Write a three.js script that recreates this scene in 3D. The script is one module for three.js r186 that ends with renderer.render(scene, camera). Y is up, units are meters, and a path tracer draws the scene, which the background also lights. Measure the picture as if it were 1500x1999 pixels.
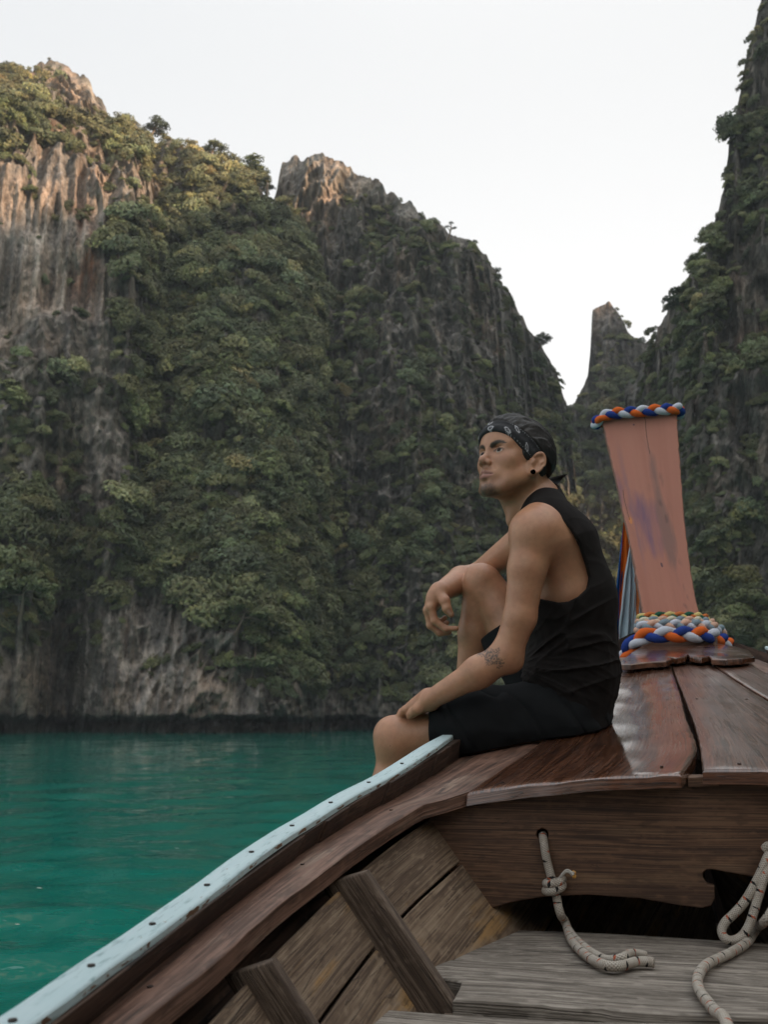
import * as THREE from 'three';
import { mergeGeometries, mergeVertices, toCreasedNormals } from 'three/addons/utils/BufferGeometryUtils.js';
import { createNoise3D } from 'simplex-noise';

// ---------------------------------------------------------------- camera, sky, sun, exposure
const EYE = 1.2;                                   // eye height above the lagoon, metres
const PITCH = THREE.MathUtils.degToRad(11.58), FPX = 1945;
const scene = new THREE.Scene();
const camera = new THREE.PerspectiveCamera(2 * Math.atan(999.5 / FPX) * 180 / Math.PI, 769 / 1024, 0.05, 2000);
camera.position.set(0, EYE, 0);
camera.rotation.set(PITCH, 0, 0);
camera.focus = 2.25;
camera.userData.fStop = 8.5;
/*VIEW*/
const renderer = new THREE.WebGLRenderer({ antialias: true });
renderer.toneMapping = THREE.LinearToneMapping;
renderer.toneMappingExposure = 1.56;
renderer.shadowMap.enabled = true;

const clamp = (x, a = 0, b = 1) => Math.min(b, Math.max(a, x)), sstep = (a, b, x) => { const t = clamp((x - a) / (b - a)); return t * t * (3 - 2 * t); };
const SUN_AZ = THREE.MathUtils.degToRad(125), SUN_EL = THREE.MathUtils.degToRad(12);
const sunDir = new THREE.Vector3(Math.sin(SUN_AZ) * Math.cos(SUN_EL), Math.sin(SUN_EL), -Math.cos(SUN_AZ) * Math.cos(SUN_EL));
{
  const W = 256, H = 128, data = new Float32Array(W * H * 4);
  for (let j = 0; j < H; j++) for (let i = 0; i < W; i++) {
    const el = ((j + 0.5) / H - 0.5) * Math.PI, th = ((i + 0.5) / W - 0.5) * 2 * Math.PI;
    const az = Math.atan2(Math.cos(th), -Math.sin(th));         // 0 = straight ahead (-z), + = right
    const e = Math.max(0, el) / (Math.PI / 2);
    let d = Math.abs(az - 0.28); if (d > Math.PI) d = 2 * Math.PI - d;
    const bright = Math.exp(-d * d / 0.5);
    const cs = Math.cos(el) * Math.cos(az - SUN_AZ) * Math.cos(SUN_EL) + Math.sin(el) * Math.sin(SUN_EL);
    const aureole = 2.4 * Math.exp((cs - 1) / 0.13);                          // hazy glow round the hidden sun
    const L = (0.74 - 0.15 * sstep(0.1, 0.42, e) + 0.55 * sstep(0.4, 1.0, e)) * (0.93 + 0.13 * bright);
    const cool = 0.02 + 0.10 * e - 0.05 * bright;
    const k = (j * W + i) * 4;
    data[k] = L * (1 - cool * 0.6) + aureole; data[k + 1] = L + aureole * 0.86; data[k + 2] = L * (1 + cool * 0.6) + aureole * 0.68; data[k + 3] = 1;
  }
  const sky = new THREE.DataTexture(data, W, H, THREE.RGBAFormat, THREE.FloatType);
  sky.mapping = THREE.EquirectangularReflectionMapping; sky.magFilter = THREE.LinearFilter; sky.needsUpdate = true;
  scene.background = sky; scene.environment = sky;
}
const sun = new THREE.DirectionalLight(new THREE.Color().setRGB(1.0, 0.66, 0.42), 4.2);
sun.position.copy(sunDir).multiplyScalar(200); sun.target.position.set(0, 0, 0);
sun.castShadow = true; sun.shadow.radius = 2;
sun.shadow.mapSize.set(4096, 4096);
Object.assign(sun.shadow.camera, { left: -140, right: 140, top: 140, bottom: -140, near: 1, far: 500 });
scene.add(sun, sun.target);

// ---------------------------------------------------------------- helpers
function rng(seed) { let a = seed >>> 0; return () => { a = (a + 0x6d2b79f5) >>> 0; let t = Math.imul(a ^ (a >>> 15), 1 | a); t = (t + Math.imul(t ^ (t >>> 7), 61 | t)) ^ t; return ((t ^ (t >>> 14)) >>> 0) / 4294967296; }; }
const n3 = createNoise3D(rng(11)), n3b = createNoise3D(rng(12));
const mix = (a, b, t) => a + (b - a) * t;
const fbm = (x, y, z, o = 4) => { let s = 0, a = 0.5; for (let i = 0; i < o; i++) { s += a * n3(x, y, z); x *= 2.03; y *= 2.03; z *= 2.03; a *= 0.5; } return s; };
const V = (x, y, z) => new THREE.Vector3(x, y, z);
const lin = (pts, x) => { if (x <= pts[0][0]) return pts[0][1]; for (let i = 1; i < pts.length; i++) if (x <= pts[i][0]) { const [x0, y0] = pts[i - 1], [x1, y1] = pts[i]; return y0 + (y1 - y0) * (x - x0) / (x1 - x0); } return pts[pts.length - 1][1]; };
const cP = Math.cos(PITCH), sP = Math.sin(PITCH);
// direction of a point of the 1500 x 1999 photograph, per metre along the lens axis
const ray = (px, py) => { const dx = (px - 750) / FPX, dy = (999.5 - py) / FPX; return V(dx, dy * cP + sP, -cP + dy * sP); };
const at = (px, py, d) => ray(px, py).multiplyScalar(d).add(V(0, EYE, 0));
const toPx = (x, y, z) => { const Y = y - EYE, w = -z * cP + Y * sP, h = Y * cP + z * sP; return [750 + FPX * x / w, 999.5 - FPX * h / w]; };

const used = {};
function numbered(name) { const n = used[name] = (used[name] ?? -1) + 1; return n ? `${name}_${String(n).padStart(3, '0')}` : name; }
function tag(o, label, category, group, kind) { if (label) o.userData.label = label; if (category) o.userData.category = category; if (group) o.userData.group = group; if (kind) o.userData.kind = kind; return o; }
function thing(name, label, category, p, group) { const o = new THREE.Group(); o.name = numbered(name); if (p) o.position.copy(p); scene.add(o); return tag(o, label, category, group); }
// a mesh whose geometry is given in world coordinates, under a parent (thing or part)
function part(name, geo, mat, parent, label) {
  const m = new THREE.Mesh(geo, mat); m.castShadow = m.receiveShadow = true;
  if (parent) { m.name = name; const p = V(0, 0, 0); for (let q = parent; q; q = q.parent) p.add(q.position); geo.translate(-p.x, -p.y, -p.z); parent.add(m); } else { m.name = numbered(name); scene.add(m); }
  if (label) m.userData.label = label;
  return m;
}
const rgb = (r, g, b) => new THREE.Color().setRGB(r, g, b);
function grid(nu, nv, f, closed) {          // f(i/nu, j/nv) -> {p, uv?, c?}
  const pos = [], uv = [], col = [], idx = [];
  for (let j = 0; j <= nv; j++) for (let i = 0; i <= nu; i++) { const r = f(i / nu, j / nv); pos.push(r.p.x, r.p.y, r.p.z); if (r.uv) uv.push(r.uv[0], r.uv[1]); if (r.c) col.push(r.c[0], r.c[1], r.c[2]); }
  for (let j = 0; j < nv; j++) for (let i = 0; i < nu; i++) { const a = j * (nu + 1) + i, b = a + 1, c = a + nu + 1, d = c + 1; idx.push(a, b, d, a, d, c); }
  const g = new THREE.BufferGeometry(); g.setAttribute('position', new THREE.Float32BufferAttribute(pos, 3));
  if (uv.length) g.setAttribute('uv', new THREE.Float32BufferAttribute(uv, 2)); if (col.length) g.setAttribute('color', new THREE.Float32BufferAttribute(col, 3));
  g.setIndex(idx); g.computeVertexNormals(); return g;
}
// periodic value noise for textures that tile
function hash2(x, y, s) { let h = Math.imul(x, 374761393) + Math.imul(y, 668265263) + Math.imul(s, 2147483647 ^ 0x5bd1e995); h = Math.imul(h ^ (h >>> 13), 1274126177); return ((h ^ (h >>> 16)) >>> 0) / 4294967296; }
function pn(x, y, px, py, s) { const xi = Math.floor(x), yi = Math.floor(y); let u = x - xi, v = y - yi; u = u * u * (3 - 2 * u); v = v * v * (3 - 2 * v); const w = (n, p) => ((n % p) + p) % p, x0 = w(xi, px), x1 = w(xi + 1, px), y0 = w(yi, py), y1 = w(yi + 1, py); return mix(mix(hash2(x0, y0, s), hash2(x1, y0, s), u), mix(hash2(x0, y1, s), hash2(x1, y1, s), u), v); }
function pfbm(u, v, fx, fy, s, o = 4) { let a = 0.5, t = 0, n = 0; for (let i = 0; i < o; i++) { t += a * pn(u * fx, v * fy, fx, fy, s + i * 17); n += a; a *= 0.5; fx *= 2; fy *= 2; } return t / n; }
const enc = (x) => { x = clamp(x); return 255 * (x <= 0.0031308 ? 12.92 * x : 1.055 * Math.pow(x, 1 / 2.4) - 0.055); };
function tex(W, H, f, { color = true, tile = [1, 1] } = {}) {     // f(u, v) -> [r, g, b] (linear) or a number
  const d = new Uint8Array(W * H * 4);
  for (let j = 0; j < H; j++) for (let i = 0; i < W; i++) { const r = f((i + 0.5) / W, (j + 0.5) / H), k = (j * W + i) * 4; for (let c = 0; c < 3; c++) { const x = Array.isArray(r) ? r[c] : r; d[k + c] = color ? enc(x) : 255 * clamp(x); } d[k + 3] = 255; }
  const t = new THREE.DataTexture(d, W, H); t.wrapS = t.wrapT = THREE.RepeatWrapping; t.magFilter = THREE.LinearFilter; if (color) t.colorSpace = THREE.SRGBColorSpace; t.repeat.set(1 / tile[0], 1 / tile[1]); t.needsUpdate = true; return t;
}
const m3 = (a, b, t) => [mix(a[0], b[0], t), mix(a[1], b[1], t), mix(a[2], b[2], t)];
// ---------------------------------------------------------------- water
{
  const R = rng(5);
  const bump = tex(1024, 1024, (u, v) => { const w = pfbm(u, v, 4, 10, 3, 3) * 0.55 + pfbm(u, v, 12, 30, 9, 4) * 0.35 + pfbm(u, v, 40, 90, 21, 3) * 0.12; return w; }, { color: false, tile: [7, 7] });
  const mat = new THREE.MeshPhysicalMaterial({ color: rgb(0.003, 0.140, 0.107), roughness: 0.03, ior: 1.33, bumpMap: bump, bumpScale: 0.020 });
  mat.name = 'lagoon water';
  const NR = 400, NA = 300, g = grid(NA, NR, (a, r) => {
    const rad = 0.6 + 0.9 * (Math.exp(r * 5.9) - 1) , th = a * Math.PI * 2, x = rad * Math.sin(th), z = -rad * Math.cos(th);
    const fade = 1 - sstep(40, 120, rad);
    const y = fade * (0.035 * n3(x * 0.35, z * 0.8, 1.3) + 0.026 * n3(x * 0.8, z * 2.0, 7.3) * (1 - sstep(25, 60, rad)) + 0.008 * n3b(x * 2.1, z * 4.6, 2.3) * (1 - sstep(8, 22, rad)));
    return { p: V(x, y - 0.02, z), uv: [x + 0.7 * n3(x * 0.13, z * 0.13, 4), z + 0.7 * n3(x * 0.11, z * 0.11, 9)] };
  });
  const w = part('water', g, mat); tag(w, 'emerald green lagoon water with small ripples below the cliffs', 'water', null, 'structure');
}

// ---------------------------------------------------------------- limestone cliffs
const rockDetail = tex(1024, 1024, (u, v) => {
  const s = pfbm(u, v, 20, 7, 5, 5), f = pfbm(u, v, 44, 60, 31, 4), b = pfbm(u, v, 9, 14, 77, 5);
  let t = 0.45 + 0.75 * (s - 0.5) + 0.7 * (f - 0.5) + 0.5 * (b - 0.5);
  const crack = Math.abs(pfbm(u, v, 16, 5, 55, 4) - 0.5); if (crack < 0.018) t *= 0.55;
  return clamp(0.55 + 0.9 * (t - 0.45), 0.12, 1);
}, { tile: [9, 16] });
const rockBump = tex(1024, 1024, (u, v) => 0.55 * pfbm(u, v, 20, 9, 5, 5) + 0.45 * pfbm(u, v, 36, 40, 31, 4), { color: false, tile: [9, 16] });
const rockMat = new THREE.MeshStandardMaterial({ vertexColors: true, map: rockDetail, bumpMap: rockBump, bumpScale: 0.5, roughness: 0.95 });
rockMat.name = 'limestone';

const GREY = [0.39, 0.365, 0.335], DARK = [0.085, 0.082, 0.078], TAN = [0.55, 0.40, 0.29], RUST = [0.36, 0.16, 0.08], PALE = [0.62, 0.555, 0.48], MOSS = [0.07, 0.075, 0.035];
// shape: { name, az:[a0,a1] deg, nu, nv, D(a,v,h01), skyline:[[px,py]...], look(px,py) }
function skyFn(list) {                      // pixel skyline -> azimuth (deg) -> tan(elevation)
  const pts = list.map(([px, py]) => { const r = ray(px, py); return [Math.atan2(r.x, -r.z) * 180 / Math.PI, r.y / Math.hypot(r.x, r.z)]; });
  return pts.sort((a, b) => a[0] - b[0]);
}
const blob = (px, py, cx, cy, rx, ry) => { const a = (px - cx) / rx, b = (py - cy) / ry; return Math.exp(-(a * a + b * b)); };
function makeCliff(o) {
  const [a0, a1] = o.az, nu = o.nu, nv = o.nv, back = 6, sky = o.sky;
  const P = [], C = [], UV = [], px = [];
  const row = nu + 1, total = nv + 1 + back;
  for (let j = 0; j < total; j++) for (let i = 0; i < row; i++) {
    const a = mix(a0, a1, i / nu), ar = a * Math.PI / 180, v = Math.min(1, j / nv), beyond = Math.max(0, j - nv);
    const dTop = o.D(a, 1, o.H || 60), te = Math.max(0.005, lin(sky, a) + (o.rough || 0.012) * fbm(a * 0.9, o.seed, 3.3, 4));
    const H = Math.max(2, EYE + te * dTop);
    let y = -1 + (H + 1) * v;
    let D = o.D(a, v, y);
    const x0 = Math.sin(ar) * D, z0 = -Math.cos(ar) * D;
    // relief: big lobes, vertical flutes, ledges
    const fade = 1 - sstep(0.93, 1, v) * 0.75;
    let rel = 3.2 * fbm(x0 / 16, y / 24 + o.seed, z0 / 16, 3);
    const fl = 1 - Math.abs(n3(x0 / 3.2 + 5, y / 26, z0 / 3.2 + o.seed)), fl2 = 1 - Math.abs(n3b(x0 / 1.3, y / 11, z0 / 1.3)), led = fbm(x0 / 9 + 40, y / 3.2, z0 / 9, 3);
    const rg = 1 - Math.abs(n3(x0 / 2.1 + 3, y / 3.4, z0 / 2.1)), rg2 = 1 - Math.abs(n3b(x0 / 0.95, y / 1.5, z0 / 0.95 + 7));
    rel += 1.7 * (fl * fl - 0.4) + 0.6 * (fl2 - 0.5) + 1.3 * led + 0.75 * (rg * rg - 0.4) + 0.42 * (rg2 * rg2 - 0.4) + 0.16 * n3b(x0 / 0.4, y / 0.6, z0 / 0.4);
    if (o.flute) { const q0 = toPx(x0, y, z0), w = o.flute(q0[0], q0[1]); if (w > 0.02) { const c1 = n3(x0 / 1.5, y / 40, z0 / 1.5), c2 = n3b(x0 / 0.8, y / 30, z0 / 0.8); rel = mix(rel, 0.35 * rel + 1.5 * (1 - Math.abs(c1)) ** 2 + 0.6 * (1 - Math.abs(c2)) ** 2 - 0.8 + (0.9 * n3(x0 / 5, y / 9, z0 / 5)), w); } }
    rel *= fade * (o.relief ?? 1);
    // tidal notch at the waterline
    const notch = y < 1.2 ? 2.6 * sstep(1.2, 0.7, y + 0.25 * n3(x0 / 3, 9, z0 / 3)) : 0;
    D = D - rel + notch + (o.plateau ? beyond * 15 : beyond * beyond * 1.6);
    if (beyond) y = H - (o.plateau ? beyond * 0.6 : beyond * beyond * 1.2);
    const x = Math.sin(ar) * D, z = -Math.cos(ar) * D;
    P.push(x, y, z); UV.push(ar * (o.uvR || 85), y);
    const q = toPx(x, y, z); px.push(q);
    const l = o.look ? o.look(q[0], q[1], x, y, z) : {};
    const s1 = fbm(x / 2.4, y / 22 + 3, z / 2.4, 4), s2 = n3b(x / 0.9, y / 9, z / 0.9), s3 = fbm(x / 7, y / 9, z / 7 + 20, 4), s4 = n3(x / 1.6 + 9, y / 16, z / 1.6);
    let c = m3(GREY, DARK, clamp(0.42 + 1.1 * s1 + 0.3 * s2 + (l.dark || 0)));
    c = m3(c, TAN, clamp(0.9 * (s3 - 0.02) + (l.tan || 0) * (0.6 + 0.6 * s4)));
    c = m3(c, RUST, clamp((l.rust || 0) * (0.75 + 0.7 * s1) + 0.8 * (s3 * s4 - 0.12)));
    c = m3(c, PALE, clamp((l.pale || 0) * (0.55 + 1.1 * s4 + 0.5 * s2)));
    c = m3(c, MOSS, clamp((l.moss ?? 0.25) + 0.7 * fbm(x / 4 + 7, y / 4, z / 4, 3)) * 0.75);
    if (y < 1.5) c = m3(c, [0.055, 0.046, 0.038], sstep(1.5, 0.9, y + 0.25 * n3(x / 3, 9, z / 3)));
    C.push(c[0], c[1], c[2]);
  }
  const idx = [];
  for (let j = 0; j < total - 1; j++) for (let i = 0; i < nu; i++) { const a = j * row + i; idx.push(a, a + 1, a + row + 1, a, a + row + 1, a + row); }
  const g = new THREE.BufferGeometry();
  g.setAttribute('position', new THREE.Float32BufferAttribute(P, 3)); g.setAttribute('uv', new THREE.Float32BufferAttribute(UV, 2)); g.setAttribute('color', new THREE.Float32BufferAttribute(C, 3));
  g.setIndex(idx); g.computeVertexNormals();
  const N = g.attributes.normal.array;
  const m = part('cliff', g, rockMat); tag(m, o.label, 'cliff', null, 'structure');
  return { P, N, px, row, nu, nv, total, o, mesh: m };
}
const bell = (x, c, w) => Math.exp(-(((x - c) / w) ** 2));

const cliffs = [];
// the tall wall and wooded buttress on the left of the lagoon
cliffs.push(makeCliff({
  seed: 1.7, az: [-50, -1.2], nu: 430, nv: 430, rough: 0.014, uvR: 85,
  label: 'tall limestone wall with wooded buttress and sunlit summit at the left of the lagoon',
  sky: skyFn([[-1500, 250], [-700, 150], [-350, 190], [-100, 150], [0, 128], [60, 124], [100, 106], [135, 120], [165, 137], [185, 165], [200, 190], [218, 215], [240, 236], [290, 250], [345, 250], [370, 275], [400, 306], [440, 328], [480, 350], [505, 372], [522, 402], [548, 428], [575, 460], [605, 510], [630, 600], [650, 800], [665, 1000], [690, 1200], [720, 1400]]),
  D(a, v, y) {
    const wall = sstep(-13.5, -15.5, a);                                 // the bare wall at the far left
    const lean = mix(0.40 * y, 0.06 * y + 30 * sstep(0.60, 1.0, v) * v, wall);
    const bul = -7 * bell(a, -9, 5) * (1 - 0.4 * v);
    const cave = 7 * bell(a, -17.6, 1.1) * sstep(24, 4, y);
    const prom = -5 * sstep(-18.8, -20, a) * sstep(36, 8, y);
    const edge = 26 * sstep(-5.0, -1.2, a);
    return 82 + lean + bul + cave + prom + edge + 8 * sstep(-26, -50, a);
  },
  flute(px, py) { return Math.max(sstep(235, 190, px) * sstep(250, 330, py) * sstep(660, 590, py), 0.85 * sstep(1120, 1200, py) * sstep(620, 540, px)); },
  look(px, py) {
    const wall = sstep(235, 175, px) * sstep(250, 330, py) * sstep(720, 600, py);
    return {
      dark: -0.15 * wall + 0.35 * blob(px, py, 125, 1300, 45, 160) - 0.1,
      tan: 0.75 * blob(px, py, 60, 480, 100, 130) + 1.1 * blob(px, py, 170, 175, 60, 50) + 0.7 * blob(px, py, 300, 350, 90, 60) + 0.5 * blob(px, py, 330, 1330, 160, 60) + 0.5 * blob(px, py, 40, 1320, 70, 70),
      rust: 1.3 * blob(px, py, 170, 480, 28, 110) + 0.5 * blob(px, py, 130, 570, 90, 40),
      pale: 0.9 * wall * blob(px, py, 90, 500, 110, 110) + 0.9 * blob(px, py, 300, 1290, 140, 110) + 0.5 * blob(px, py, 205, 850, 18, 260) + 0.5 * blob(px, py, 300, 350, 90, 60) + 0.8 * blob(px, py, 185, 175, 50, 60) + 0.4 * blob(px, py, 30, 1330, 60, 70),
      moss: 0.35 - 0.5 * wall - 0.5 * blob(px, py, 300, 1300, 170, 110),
    };
  },
  veg(px, py) {
    let d = 1.0;
    d -= 1.05 * sstep(230, 190, px) * sstep(270, 320, py) * sstep(740, 620, py);
    d -= 0.75 * sstep(240, 190, px) * sstep(620, 700, py) * sstep(1050, 880, py);
    d -= 2.2 * blob(px, py, 178, 168, 66, 66) + 0.55 * blob(px, py, 55, 175, 70, 50) + 0.9 * blob(px, py, 270, 355, 75, 50) + 0.7 * blob(px, py, 90, 290, 80, 35);
    d -= 1.3 * blob(px, py, 208, 850, 30, 290) + 0.5 * blob(px, py, 545, 680, 16, 110) + 0.4 * blob(px, py, 60, 700, 70, 90);
    d -= 1.3 * sstep(1170, 1300, py + 60 * blob(px, 0, 300, 0, 120, 1)) * sstep(560, 470, px);
    d -= 1.0 * sstep(1290, 1370, py);
    d -= 0.5 * blob(px, py, 480, 610, 22, 60);
    return d;
  },
}));
// the rounded, steep middle peak
cliffs.push(makeCliff({
  seed: 4.2, az: [-9, 13.2], nu: 330, nv: 430, rough: 0.012, uvR: 95, relief: 1.15,
  label: 'steep rounded limestone peak behind the man with a bare sunlit top',
  sky: skyFn([[470, 430], [520, 400], [540, 372], [546, 330], [552, 302], [570, 290], [620, 287], [650, 298], [700, 324], [740, 350], [790, 390], [830, 430], [870, 458], [915, 482], [950, 516], [985, 566], [1010, 610], [1030, 648], [1055, 688], [1080, 728], [1098, 768], [1108, 800], [1130, 1000], [1150, 1200], [1180, 1400]]),
  D(a, v, y) { return 92 + 0.26 * y + 34 * sstep(5, 12.5, a) - 3 * bell(a, 2, 3) + 5 * sstep(-3, -8, a); },
  look(px, py) {
    return {
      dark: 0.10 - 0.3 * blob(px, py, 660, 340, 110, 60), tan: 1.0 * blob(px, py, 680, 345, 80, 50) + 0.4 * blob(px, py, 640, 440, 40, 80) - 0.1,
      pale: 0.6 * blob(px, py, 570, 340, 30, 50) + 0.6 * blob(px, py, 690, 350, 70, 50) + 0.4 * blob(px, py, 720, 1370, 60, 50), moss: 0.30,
    };
  },
  veg(px, py) { return 0.24 + 0.34 * sstep(700, 1050, py) - 1.1 * blob(px, py, 630, 345, 125, 65) - 0.35 * blob(px, py, 860, 560, 130, 130) + 0.25 * sstep(640, 560, px) - 1.0 * sstep(1320, 1390, py); },
}));
// the spire standing in the gap, with the saddle to the right cliff
cliffs.push(makeCliff({
  seed: 8.1, az: [9.5, 20], nu: 200, nv: 260, rough: 0.006, uvR: 150, relief: 0.8,
  label: 'narrow bare rock spire standing far back in the gap between the cliffs',
  sky: skyFn([[1085, 830], [1120, 795], [1135, 768], [1148, 740], [1153, 690], [1157, 600], [1172, 592], [1190, 584], [1203, 602], [1225, 640], [1240, 658], [1265, 668], [1290, 660], [1310, 655], [1340, 650], [1400, 640]]),
  D(a, v, y) { return 150 + 0.12 * y; },
  look(px, py) { return { dark: 0.08, pale: 0.12, moss: 0.12 + 0.3 * sstep(640, 760, py) }; },
  veg(px, py) { return 0.12 + 0.85 * sstep(1185, 1250, px + 60 * sstep(620, 760, py)) + 0.5 * sstep(720, 800, py); },
}));
// the dark cliff closing the right side, running on out of the frame and round behind the boat
cliffs.push(makeCliff({
  plateau: true, seed: 6.6, az: [14.2, 60], nu: 420, nv: 400, rough: 0.015, uvR: 80,
  label: 'dark shaded limestone cliff with hanging shrubs at the right edge',
  sky: skyFn([[1240, 760], [1270, 700], [1300, 645], [1322, 606], [1346, 575], [1372, 535], [1396, 475], [1410, 425], [1420, 365], [1426, 295], [1440, 215], [1456, 125], [1470, 65], [1480, 15], [1495, -60], [1560, -200], [1800, -420], [2600, -500]]),
  D(a, v, y) { return 78 + 0.16 * y + 34 * (1 - sstep(13.5, 19, a)) - 8 * sstep(26, 45, a); },
  look(px, py) { return { dark: 0.12, rust: 0.9 * blob(px, py, 1480, 680, 40, 45), pale: 0.45 * blob(px, py, 1410, 790, 25, 50) + 0.35 * blob(px, py, 1465, 600, 30, 90), moss: 0.35 }; },
  veg(px, py) { return 0.40 - 0.45 * blob(px, py, 1470, 640, 50, 130) - 0.35 * blob(px, py, 1410, 800, 35, 70) - 0.25 * blob(px, py, 1480, 900, 60, 200); },
}));
// the same wall further round, outside the frame: it keeps the low sun off the water and the boat
cliffs.push(makeCliff({
  plateau: true, seed: 9.9, az: [58, 190], nu: 260, nv: 90, rough: 0.06, uvR: 70, H: 60,
  label: 'limestone wall closing the lagoon behind the boat',
  sky: [[55, 1.02], [70, 0.95], [85, 0.90], [100, 0.84], [118, 0.74], [140, 0.62], [172, 0.42], [192, 0.12]],
  D(a, v, y) { return 70 + 0.15 * y + 20 * sstep(120, 190, a); },
  look() { return { dark: 0.1, moss: 0.6 }; },
  veg() { return 0; },
}));

// ---------------------------------------------------------------- shrubs and tree crowns clinging to the rock
const LEAVES = new THREE.MeshStandardMaterial({ color: 0xffffff, vertexColors: true, roughness: 0.8, side: THREE.DoubleSide });
LEAVES.name = 'foliage';
function leafClump(seed, { lobes = 9, per = 46, flat = 0.62, size = 0.14, spread = 0.62 } = {}) {
  const R = rng(seed), pos = [], col = [], nor = [];
  const quad = (c, n, s, k) => {
    const t = V(R() - 0.5, R() - 0.5, R() - 0.5).cross(n).normalize(), b = n.clone().cross(t);
    const p = [[-1, -0.55], [0, -0.25], [1, -0.55], [0, 0.9]].map(([x, y], i) => c.clone().addScaledVector(t, x * s * 0.62).addScaledVector(b, y * s).addScaledVector(n, i === 1 ? s * 0.22 : -s * 0.08));
    for (const tri of [[0, 1, 3], [1, 2, 3]]) for (const i of tri) { pos.push(p[i].x, p[i].y, p[i].z); nor.push(n.x, n.y, n.z); col.push(k[0], k[1], k[2]); }
  };
  for (let l = 0; l < lobes; l++) {
    const th = l * 2.4 + R(), rr = spread * Math.sqrt((l + 0.4) / lobes), c = V(Math.cos(th) * rr, flat * (1 - rr * rr) * (0.55 + 0.6 * R()) , Math.sin(th) * rr), rad = 0.30 + 0.22 * R(), tint = 0.75 + 0.5 * R();
    for (let k = 0; k < per; k++) {
      const z = 1 - 1.5 * R(), a = R() * 6.283, q = Math.sqrt(Math.max(0, 1 - z * z)), d = V(q * Math.cos(a), z, q * Math.sin(a));
      const r = rad * (0.7 + 0.4 * R()), p = c.clone().addScaledVector(V(d.x, d.y * 0.72, d.z), r);
      const n = d.clone().add(V(0, 0.45, 0)).add(V(R() - 0.5, R() - 0.5, R() - 0.5).multiplyScalar(1.0)).normalize(), br = tint * (0.75 + 0.5 * R());
      quad(p, n, size * (0.6 + 0.8 * R()), [br * (0.9 + 0.18 * R()), br, br * (0.8 + 0.3 * R())]);
    }
  }
  const g = new THREE.BufferGeometry(); g.setAttribute('position', new THREE.Float32BufferAttribute(pos, 3)); g.setAttribute('normal', new THREE.Float32BufferAttribute(nor, 3)); g.setAttribute('color', new THREE.Float32BufferAttribute(col, 3));
  g.deleteAttribute('normal'); g.computeVertexNormals(); return g;
}
const clumpGeos = [0, 1, 2, 3, 4].map((k) => leafClump(100 + k, { lobes: 7 + k, flat: 0.5 + 0.12 * (k % 3), spread: 0.55 + 0.06 * k }));
// drooping, loose clumps: vines and grasses hanging down the wall
const hangGeos = [0, 1].map((k) => { const g = leafClump(200 + k, { lobes: 8, per: 26, flat: 0.4, size: 0.15, spread: 0.45 }); g.scale(0.7, 1.5, 0.7); g.translate(0, -0.5, 0); return g; });
const GREENS = [[0.082, 0.106, 0.050], [0.102, 0.125, 0.054], [0.124, 0.140, 0.060], [0.070, 0.095, 0.052], [0.138, 0.140, 0.066], [0.094, 0.118, 0.066]];
const vegSpots = [];
function scatter(cl, count, seed) {
  const R = rng(seed), { P, N, px, row, nu, nv, o } = cl, out = [];
  for (let n = 0, tries = 0; n < count && tries < count * 14; tries++) {
    const i = Math.floor(R() * nu), j = Math.floor(R() * (nv + 2)), k = j * row + i, q = px[k];
    if (q[0] < -140 || q[0] > 1640 || q[1] < -140 || q[1] > 1440) continue;
    const x = P[3 * k], y = P[3 * k + 1], z = P[3 * k + 2]; if (y < 2.5) continue;
    const ny = N[3 * k + 1], patch = fbm(x / 7, y / 7, z / 7 + o.seed * 3, 3), fine = n3b(x / 2.2, y / 1.7, z / 2.2);
    const want = o.veg(q[0], q[1]) + 1.25 * patch + 0.45 * fine + 0.75 * ny - 0.30 - 0.8 * (j > nv - 6 ? Math.max(0, 0.55 - o.veg(q[0], q[1])) : 0);
    if (R() > clamp(want)) continue;
    n++;
    out.push({ x, y, z, nx: N[3 * k], ny, nz: N[3 * k + 2], want: clamp(want), r: [R(), R(), R(), R(), R()], q });
  }
  return out;
}
const zones = [[cliffs[0], 9200, 31], [cliffs[1], 8200, 32], [cliffs[2], 2000, 33], [cliffs[3], 5200, 34]];
const vegLabels = ['dense green shrubs and tree crowns covering the left limestone buttress', 'low shrubs clinging to the steep middle peak', 'small bushes on the far spire and saddle', 'shrubs and creepers hanging on the dark right cliff'];
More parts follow.
